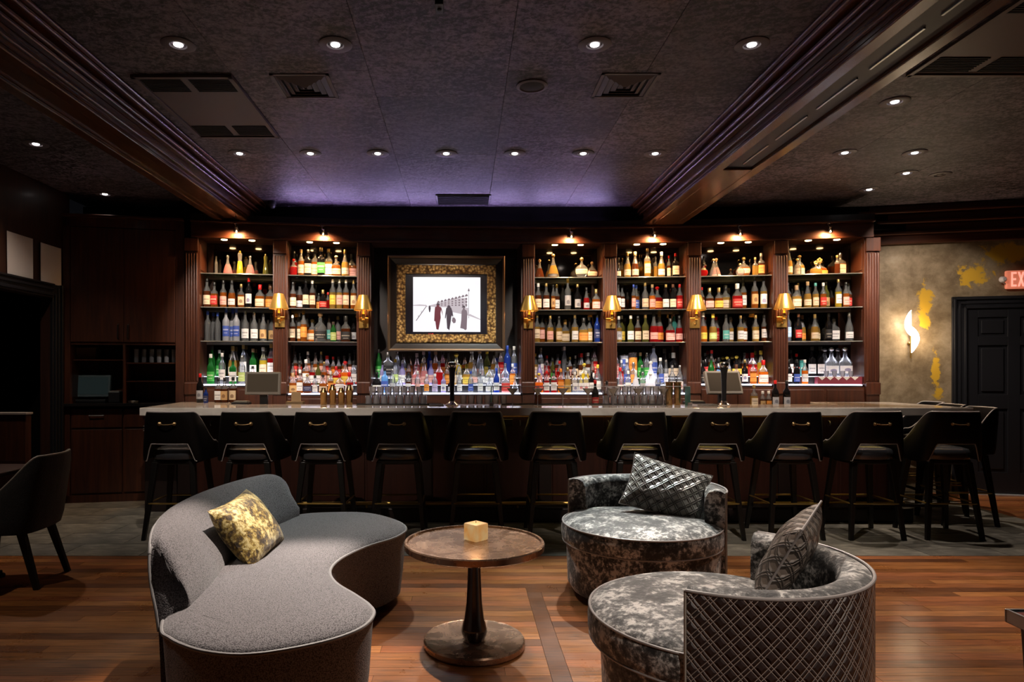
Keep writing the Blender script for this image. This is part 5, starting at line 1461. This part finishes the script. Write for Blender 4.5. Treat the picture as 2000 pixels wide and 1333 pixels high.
r = thing('exit_sign', 'lit pink-red EXIT sign with emergency lamp above the black door', 'exit sign', right_pt(6.13, 2.44, .0), AR)
M['exit_body'] = flat('exit_face', (.55, .22, .16), .4, ec=(1, .25, .13), es=.42)
M['exit_text'] = flat('exit_letters', (.9, .3, .25), .4, ec=(1, .36, .26), es=1.0)
MB().box(0, .36, -.05, -.0, -.105, .10).build('sign_body', M['exit_body'], r, bevel=.012)
def glyph(polys, x0):
    b = MB()
    for p in polys: b.loft([[(x0 + x, -.0505, z) for x, z in p], [(x0 + x, -.0535, z) for x, z in p]])
    return b.build('letter', M['exit_text'], r)
H = .082; t = .017
def rc(x0, x1, z0, z1): return [(x0, z0), (x1, z0), (x1, z1), (x0, z1)]
glyph([rc(0, t, -H, H), rc(t, .052, H - .022, H), rc(t, .046, -.011, .011), rc(t, .052, -H, -H + .022)], .045)
glyph([[(0, -H), (.02, -H), (.066, H), (.046, H)], [(.046, -H), (.066, -H), (.02, H), (0, H)]], .108)
glyph([rc(0, t, -H, H)], .186)
glyph([rc(0, .055, H - .022, H), rc(.019, .036, -H, H - .022)], .222)
hd = MB().lathe([(.018, .05), (.032, .03), (.036, 0), (.034, -.004), (.028, -.002)], 20, T=Matrix.Translation((-.04, -.05, .0)) @ Matrix.Rotation(PI / 2, 4, 'X')).build('lamp_head', flat('emergency_lamp', (.55, .5, .5), .35), r, smooth=True)
MB().lathe([(.027, -.001), (.01, -.008)], 18, T=Matrix.Translation((-.04, -.05, .0)) @ Matrix.Rotation(PI / 2, 4, 'X')).build('lamp_lens', flat('emergency_lens', (.35, .34, .36), .1), hd, smooth=True)
MB().tube([(-.03, -.03, -.02), (.0, -.03, -.05), (.02, -.03, -.06)], .008, 8).build('bracket', flat('emergency_bracket', (.4, .36, .33), .4), r, smooth=True)

# ------------------------------------------------------------------ left side things
for k, (y0, y1, z0, z1) in enumerate(((6.19, 6.57, 2.29, 2.71), (6.68, 7.03, 2.29, 2.70))):
    b = MB()
    b.loft([[(-4.252 + dx, y0 + (y1 - y0) * u, z0 + .01 * math.sin(u * 9) * .3) for u, dx in ((0, .012), (.1, .003), (.5, .0), (.92, .002), (1, .006))], [(-4.252 + dx, y0 + (y1 - y0) * u, z1) for u, dx in ((0, .008), (.1, .002), (.5, .0), (.92, .001), (1, .003))]], closed=False, cap0=False, cap1=False)
    b.loft([[(-4.2535 + dx, y0 + (y1 - y0) * u, z0) for u, dx in ((0, .012), (.1, .003), (.5, .0), (.92, .002), (1, .006))], [(-4.2535 + dx, y0 + (y1 - y0) * u, z1) for u, dx in ((0, .008), (.1, .002), (.5, .0), (.92, .001), (1, .003))]], closed=False, cap0=False, cap1=False)
    tag(b.build('paper_sheet', M['paper'], smooth=True), f'blank pale paper sheet on left wall above doorway, {["nearer the viewer", "nearer the cabinet"][k]}', 'paper', 'paper sheets on the left wall')
r = thing('half_partition', 'low dark wood partition with pale cap by the left doorway', 'partition', (-4.10, 6.0, 0))
MB().box(-.15, .18, -.04, .04, 0, 1.01).build('panel', M['wood'], r, bevel=.004)
MB().box(-.15, .19, -.05, .05, 1.01, 1.03).build('cap_rail', flat('partition_cap', (.30, .25, .22), .35), r, bevel=.003)
MB().box(-.15, .18, -.046, -.04, .10, .60).build('kick_panel', M['wood_front'], r)
# table at the left edge
r = thing('pedestal_table', 'dark square table mostly out of frame at left edge', 'table', (-3.34, 4.30, 0))
MB().box(-.38, .38, -.38, .38, .715, .745).build('tabletop', M['wood_x'], r, bevel=.006)
MB().lathe([(.05, .03), (.035, .08), (.03, .6), (.06, .715)], 18).build('pedestal', M['metal_black'], r, smooth=True)
for q in range(4):
    a = PI / 4 + q * PI / 2
    f = MB().tube([(0, 0, .06), (.15 * math.cos(a), .15 * math.sin(a), .045), (.30 * math.cos(a), .30 * math.sin(a), .03)], [.03, .024, .018], 8).build('foot', M['metal_black'], r, smooth=True)
    MB().lathe([(.018, 0), (.02, .006), (.02, .02), (.012, .028)], 12, c=(.30 * math.cos(a), .30 * math.sin(a))).build('glide', M['rubber'], f, smooth=True)
# dining chair facing left
def side_chair(label, loc, rz):
    r = thing('dining_chair', label, 'chair', loc, rz)
    n = 28; rings = []
    for rr, z in ((.19, .40), (.235, .41), (.24, .45), (.225, .475), (.16, .485)):
        rings.append([(*ring_pt(rr, 2 * PI * j / n, 3.4, 1), z) for j in range(n)])
    MB().loft(rings).build('seat', M['leather'], r, smooth=True)
    path = catmull([(.245, .22, 0), (.255, .05, 0), (.25, -.12, 0), (.215, -.215, 0), (.11, -.245, 0), (0, -.25, 0), (-.11, -.245, 0), (-.215, -.215, 0), (-.25, -.12, 0), (-.255, .05, 0), (-.245, .22, 0)], 6)
    N = len(path); rings = []; top = []
    for i in range(N):
        s = abs(i / (N - 1) - .5) * 2
        q = max(0, min(1, (s - .38) / .55)); q = q * q * (3 - 2 * q)
        zt = .845 - q * .36; zb = .36
        d = (path[min(i + 1, N - 1)] - path[max(i - 1, 0)]).normalized(); nr = Vector((-d.y, d.x, 0))
        if nr.dot(-path[i]) < 0: nr = -nr
        co, ci = [], []
        for v in range(8):
            t = v / 7; z = zb + (zt - zb) * t; h = (z - .36) / .485
            p = Vector((path[i].x * (1 - .06 * h), path[i].y - .09 * h * (1 - .6 * s), z)); th = .02 * (1 if 0 < v < 7 else .5)
            co.append(tuple(p - nr * th)); ci.append(tuple(p + nr * th))
        rings.append(co + ci[::-1]); top.append((Vector(co[-1]) + Vector(ci[-1])) / 2 + Vector((0, 0, .004)))
    MB().loft(rings).build('backrest', weave_mat('charcoal_woven_chair', (.007, .0065, .006), (.022, .020, .018), 150) if 'chairfab' not in M else M['chairfab'], r, smooth=True, angle=.9)
    MB().tube(top, .008, 8).build('top_piping', M['stitch_pipe'], r, smooth=True)
    MB().lathe([(.055, 0), (.055, .004), (.03, .006)], 20, T=Matrix.Translation((0, -.285, .50)) @ Matrix.Rotation(PI / 2, 4, 'X') @ Matrix.Scale(.45, 4, (0, 1, 0))).build('grab_recess', M['silver_pipe'], r, smooth=True)
    for sx in (-1, 1):
        for sy in (-1, 1):
            rg = []
            for t in (0, 1):
                x = sx * (.17 + .03 * t); y = sy * (.16 + (.05 if sy > 0 else .12) * t); h = .024 - .007 * t
                rg.append([(x - h, y - h, .40 * (1 - t)), (x + h, y - h, .40 * (1 - t)), (x + h, y + h, .40 * (1 - t)), (x - h, y + h, .40 * (1 - t))])
            MB().loft(rg).build('leg', M['leg'], r, bevel=.004)
    return r
side_chair('dark upholstered dining chair at left edge turned toward the table', (-3.02, 4.42, 0), PI / 2 + .10)

# ------------------------------------------------------------------ kidney sofa
sofa = thing('kidney_sofa', 'grey kidney-shaped sofa with curved back and piped seat', 'sofa', (-.85, 3.35, 0))
SO = Vector((-.85, 3.35, 0))
outl = [(-.347, 4.03), (-.40, 4.22), (-.52, 4.38), (-.68, 4.47), (-.875, 4.47), (-1.04, 4.43), (-1.18, 4.30), (-1.29, 4.02), (-1.345, 3.6), (-1.32, 3.2), (-1.24, 2.82), (-1.12, 2.47),
        (-1.05, 2.38), (-.97, 2.315), (-.869, 2.262), (-.748, 2.24), (-.62, 2.275), (-.47, 2.365), (-.377, 2.48), (-.352, 2.617), (-.385, 2.72), (-.46, 2.84), (-.58, 3.015), (-.64, 3.2),
        (-.625, 3.405), (-.535, 3.63), (-.40, 3.83)]
out = [p - SO for p in catmull([(x, y, 0) for x, y in outl], 5, True)]
def offset(poly, d):
    N = len(poly); o = []
    for i in range(N):
        t = (poly[(i + 1) % N] - poly[i - 1]).normalized(); nr = Vector((-t.y, t.x, 0))
        o.append(poly[i] + nr * d)
    return o
def area(p): return sum(p[i].x * p[(i + 1) % len(p)].y - p[(i + 1) % len(p)].x * p[i].y for i in range(len(p)))
SG = 1 if area(out) > 0 else -1
inset = lambda d: offset(out, d * SG)
rg = lambda d, z: [(p.x, p.y, z) for p in inset(d)]
b = MB().loft([rg(.05, .05), rg(.035, .055), rg(.018, .20), rg(.004, .40), rg(.003, .428)], cap1=False)
b.build('base', M['fabric'], sofa, smooth=True)
b = MB().loft([rg(.003, .428), rg(.004, .436), rg(.02, .448), rg(.05, .459), rg(.09, .466), rg(.14, .470)], cap0=False)
b.build('seat', M['fabric'], sofa, smooth=True, angle=1.2)
MB().tube([(p.x, p.y, .432) for p in inset(.0)], .0075, 8, closed=True).build('seat_piping', M['pipe_grey'], sofa, smooth=True)
MB().prism([(p.x, p.y) for p in inset(.12)], 0, .052).build('plinth', M['black'], sofa)
Oa = [(-1.115, 2.47), (-1.235, 2.80), (-1.315, 3.2), (-1.34, 3.6), (-1.285, 4.0), (-1.19, 4.27), (-1.09, 4.40)]
Ia = [(-1.075, 2.62), (-1.085, 2.88), (-1.13, 3.2), (-1.15, 3.6), (-1.12, 3.93), (-1.08, 4.13), (-1.05, 4.26)]
Ra = [(-1.25, 2.65), (-1.345, 2.90), (-1.43, 3.25), (-1.44, 3.66), (-1.38, 4.04), (-1.29, 4.27), (-1.18, 4.40)]
n = 8
cv = lambda a: [p - SO for p in catmull([(x, y, 0) for x, y in a], n)]
O_, I_, R_ = cv(Oa), cv(Ia), cv(Ra); N = len(O_)
rings = []; edge = []
for i in range(N):
    t = i / (N - 1)
    e = min(1, math.sin(min(t, .16) / .16 * PI / 2) ** .5 if t < .16 else 1) * (1 if t < .84 else math.cos((t - .84) / .16 * PI / 2) ** .5 if t < 1 else 0)
    zt = .47 + (.735 - .47) * (.50 + .50 * e) if t > .5 else .47 + (.735 - .47) * (.80 + .20 * e)
    nr = (O_[i] - I_[i]).normalized(); th = (O_[i] - I_[i]).length
    P = [I_[i] + Vector((0, 0, .42)), I_[i] + nr * .02 + Vector((0, 0, .52)), (I_[i] * .55 + R_[i] * .45) + Vector((0, 0, zt - .07)), (I_[i] * .30 + R_[i] * .70) + Vector((0, 0, zt - .012)), R_[i] - nr * .03 + Vector((0, 0, zt)),
         R_[i] + Vector((0, 0, zt - .022)), R_[i] * .75 + O_[i] * .25 + nr * .012 + Vector((0, 0, zt - .12)), R_[i] * .3 + O_[i] * .7 + Vector((0, 0, .40)), O_[i] + nr * .004 + Vector((0, 0, .06))]
    rings.append([tuple(q) for q in catmull(P, 3)])
    edge.append(Vector(rings[-1][15]))
MB().loft(rings).build('backrest', M['fabric'], sofa, smooth=True, angle=1.3)
e0 = [Vector(q) for q in rings[0]]
MB().tube(edge, .007, 8).build('back_piping', M['pipe_grey'], sofa, smooth=True)
MB().tube(e0[13:-3], .006, 8).build('end_piping', M['pipe_grey'], sofa, smooth=True)

# ------------------------------------------------------------------ cushions
def cushion(name, label, w, h, th, mat, pipe, pos, xdir, up, pw=.03):
    """pillow lying in the plane of xdir/up, belly along the normal"""
    xdir = Vector(xdir).normalized(); up = Vector(up); up = (up - xdir * up.dot(xdir)).normalized(); nr = xdir.cross(up)
    T = Matrix((( xdir.x, up.x, nr.x, pos[0]), (xdir.y, up.y, nr.y, pos[1]), (xdir.z, up.z, nr.z, pos[2]), (0, 0, 0, 1)))
    r = thing(name, label, 'cushion', pos); R3 = T.to_3x3().to_4x4()
    n = 22
    for side, nm in ((1, 'front_panel'), (-1, 'back_panel')):
        vs = []; uv = []
        for j in range(n + 1):
            for i in range(n + 1):
                u = i / n * 2 - 1; v = j / n * 2 - 1
                pinch = 1 - .085 * (1 - u * u) * abs(v) ** 3
                pinch2 = 1 - .085 * (1 - v * v) * abs(u) ** 3
                x = u * w / 2 * pinch2; y = v * h / 2 * pinch
                zz = th / 2 * ((1 - abs(u) ** 2.6) * (1 - abs(v) ** 2.6)) ** .55
                zz += .006 * math.sin(u * 7 + v * 3) * (1 - u * u) * (1 - v * v)
                vs.append((x, y, side * zz)); uv.append((u * w / 2, v * h / 2))
        fs = [(j * (n + 1) + i, j * (n + 1) + i + 1, (j + 1) * (n + 1) + i + 1, (j + 1) * (n + 1) + i) for j in range(n) for i in range(n)]
        if side < 0: fs = [f[::-1] for f in fs]
        MB().add(vs, fs, T=R3, uvs=uv).build(nm, mat, r, smooth=True, angle=2)
    ed = []
    for k in range(4 * n):
        s, q = divmod(k, n); c = q / n * 2 - 1
        u, v = [(c, -1), (1, c), (-c, 1), (-1, -c)][s]
        ed.append(R3 @ Vector((u * w / 2 * (1 - .085 * (1 - v * v)), v * h / 2 * (1 - .085 * (1 - u * u)), 0)))
    if pipe: MB().tube(ed, .0045, 6, closed=True).build('piping', pipe, r, smooth=True)
    return r
cushion('throw_cushion', 'crushed gold velvet cushion leaning on the grey sofa back', .52, .36, .17, M['gold_velvet'], None, (-1.10, 3.42, .59), (.03, 1, .03), (-.60, -.10, .80))

# ------------------------------------------------------------------ round swivel chairs
def arc_pts(r, a0, a1, n): return [(r * math.cos(a0 + (a1 - a0) * i / n), r * math.sin(a0 + (a1 - a0) * i / n)) for i in range(n + 1)]
def round_chair(label, loc, face):
    """face = plan angle the chair looks toward"""
    r = thing('swivel_armchair', label, 'armchair', loc, face, 'round crushed velvet swivel chairs')
    # base drum
    MB().lathe([(.40, .035), (.44, .04), (.462, .08), (.470, .30), (.468, .335)], 56).build('base', M['velvet'], r, smooth=True)
    MB().lathe([(.30, 0), (.30, .036)], 32).build('swivel_plinth', M['black'], r)
    # cushion, slightly forward
    n = 64; rings = []
    def oval(q):
        pts = []
        for j in range(n):
            a = 2 * PI * j / n
            x, y = .495 * q * math.cos(a), .488 * q * math.sin(a)
            if x < -.1: x = -.1 + (x + .1) * .62; y *= .80 if x < -.2 else 1 - .2 * (-.1 - x) / .1
            pts.append((x + .03, y))
        return pts
    for q, z in ((.93, .335), (.985, .345), (1.0, .375), (1.0, .42), (.99, .447), (.96, .462), (.88, .481), (.7, .498), (.45, .508), (.15, .512)):
        rings.append([(x, y, z) for x, y in oval(q)])
    MB().loft(rings).build('seat_cushion', M['velvet'], r, smooth=True, angle=1.2)
    cu = [o for o in r.children if o.name.startswith('seat_cushion')][-1]
    MB().tube([(x, y, .455) for x, y in oval(.985)], .0055, 8, closed=True).build('cushion_piping', M['silver_pipe'], cu, smooth=True)
    MB().tube([(x, y, .345) for x, y in oval(.982)], .0055, 8, closed=True).build('cushion_piping', M['silver_pipe'], cu, smooth=True)
    # back: semicircle behind
    A0_, A1_ = PI / 2 + .02, 3 * PI / 2 - .02; NN = 44
    rings = []
    top = []
    for i in range(NN + 1):
        a = A0_ + (A1_ - A0_) * i / NN; c, s = math.cos(a), math.sin(a)
        sec = [(.375, .40), (.372, .56), (.378, .635), (.395, .668), (.43, .682), (.465, .680), (.488, .668), (.489, .40), (.489, .06), (.46, .05)]
        rings.append([(q * c, q * s, z) for q, z in sec]); top.append((.489 * c, .489 * s, .672))
    MB().loft(rings).build('backrest', M['velvet'], r, smooth=True, angle=.9)
    b = MB(); vs = []; uv = []; K = 12
    for i in range(NN + 1):
        a = A0_ + .012 + (A1_ - A0_ - .024) * i / NN; c, s = math.cos(a), math.sin(a)
        for k in range(K + 1):
            z = .045 + (.668 - .045) * k / K
            q = .497
            vs.append((q * c, q * s, z)); uv.append((a * .497, z))
    fs = [(i * (K + 1) + k, (i + 1) * (K + 1) + k, (i + 1) * (K + 1) + k + 1, i * (K + 1) + k + 1) for i in range(NN) for k in range(K)]
    b.add(vs, fs, uvs=uv)
    bo = len(b.v)
    b.build('quilted_back_panel', M['quilt'], r, smooth=True, angle=1.5)
    MB().tube([(x * 1.012, y * 1.012, .672) for x, y, z in top], .006, 8).build('back_piping', M['silver_pipe'], r, smooth=True)
    for a in (A0_, A1_):
        c, s = math.cos(a), math.sin(a)
        MB().tube([(.493 * c, .493 * s, .05), (.493 * c, .493 * s, .672)], .0055, 6).build('end_piping', M['stitch_pipe'], r, smooth=True)
    return r
fA = math.atan2(-.86, -.51); fB = math.atan2(.595, -.804)
round_chair('round crushed silver velvet swivel chair nearer the bar', (1.12, 4.17, 0), fA)
round_chair('round silver velvet swivel chair in front showing quilted brown back', (1.01, 2.575, 0), fB)
cushion('throw_cushion', 'silver diamond quilted cushion on the chair nearer the bar', .50, .38, .15, M['quilt_silver'], M['silver_pipe'], (1.285, 4.22, .645), (.90, -.30, -.26), (.72, .40, .72))
cushion('throw_cushion', 'taupe quilted cushion on the front swivel chair', .42, .38, .14, M['quilt_taupe'], M['silver_pipe'], (1.29, 2.64, .665), (.60, .80, .10), (.42, -.20, .90))

# ------------------------------------------------------------------ cocktail table and candle
tb = thing('pedestal_table', 'round burnished bronze cocktail table with flared dark pedestal', 'table', (.055, 3.37, 0))
MB().lathe([(.30, .492), (.345, .495), (.352, .50), (.354, .528), (.350, .534), (.338, .534), (.333, .524), (.30, .522), (.02, .522)], 72).build('tray_top', M['table'], tb, smooth=True, angle=.6)
MB().lathe([(.052, .032), (.066, .075), (.064, .095), (.050, .14), (.040, .22), (.034, .34), (.031, .44), (.034, .492)], 32).build('pedestal', M['table_dark'], tb, smooth=True)
MB().lathe([(.235, 0), (.250, .004), (.256, .012), (.256, .034), (.250, .042), (.244, .040), (.10, .034), (.05, .034)], 64).build('foot_disc', M['table'], tb, smooth=True, angle=.6)
cn = thing('candle_cube', 'glowing square wax candle on the round cocktail table', 'candle', (.065, 3.43, .5225), .75)
MB().box(-.046, .046, -.046, .046, 0, .088).build('wax_block', M['wax'], cn, bevel=.008)
MB().tube([(0, 0, .086), (.001, 0, .097)], .0018, 6).build('wick', M['black'], cn)
lamp('candle_lamp', 'POINT', (0, 0, .13), .35, (1, .6, .25), cn, size=.03)

# dark table corner at lower right
r = thing('side_table', 'dark table corner with metal edge at lower right of frame', 'table', (2.28, 1.98, 0))
MB().box(-.36, .36, -.36, .36, .50, .545).build('tabletop', flat('dark_table_glass', (.02, .02, .022), .12), r, bevel=.003)
MB().box(-.37, .37, -.37, -.36, .505, .55).box(-.37, .37, .36, .37, .505, .55).box(-.37, -.36, -.36, .36, .505, .55).box(.36, .37, -.36, .36, .505, .55).build('metal_edge', M['steel'], r, bevel=.002)
for sx in (-1, 1):
    for sy in (-1, 1):
        MB().loft([[(sx * .29 - .03, sy * .29 - .03, 0), (sx * .29 + .03, sy * .29 - .03, 0), (sx * .29 + .03, sy * .29 + .03, 0), (sx * .29 - .03, sy * .29 + .03, 0)], [(sx * .31 - .03, sy * .31 - .03, .5), (sx * .31 + .03, sy * .31 - .03, .5), (sx * .31 + .03, sy * .31 + .03, .5), (sx * .31 - .03, sy * .31 + .03, .5)]]).build('leg', M['leg'], r, bevel=.004)
MB().box(-.32, .32, -.32, -.30, .36, .50).box(-.32, -.30, -.32, .32, .36, .50).box(.30, .32, -.32, .32, .36, .50).box(-.32, .32, .30, .32, .36, .50).build('apron', M['leg'], r)
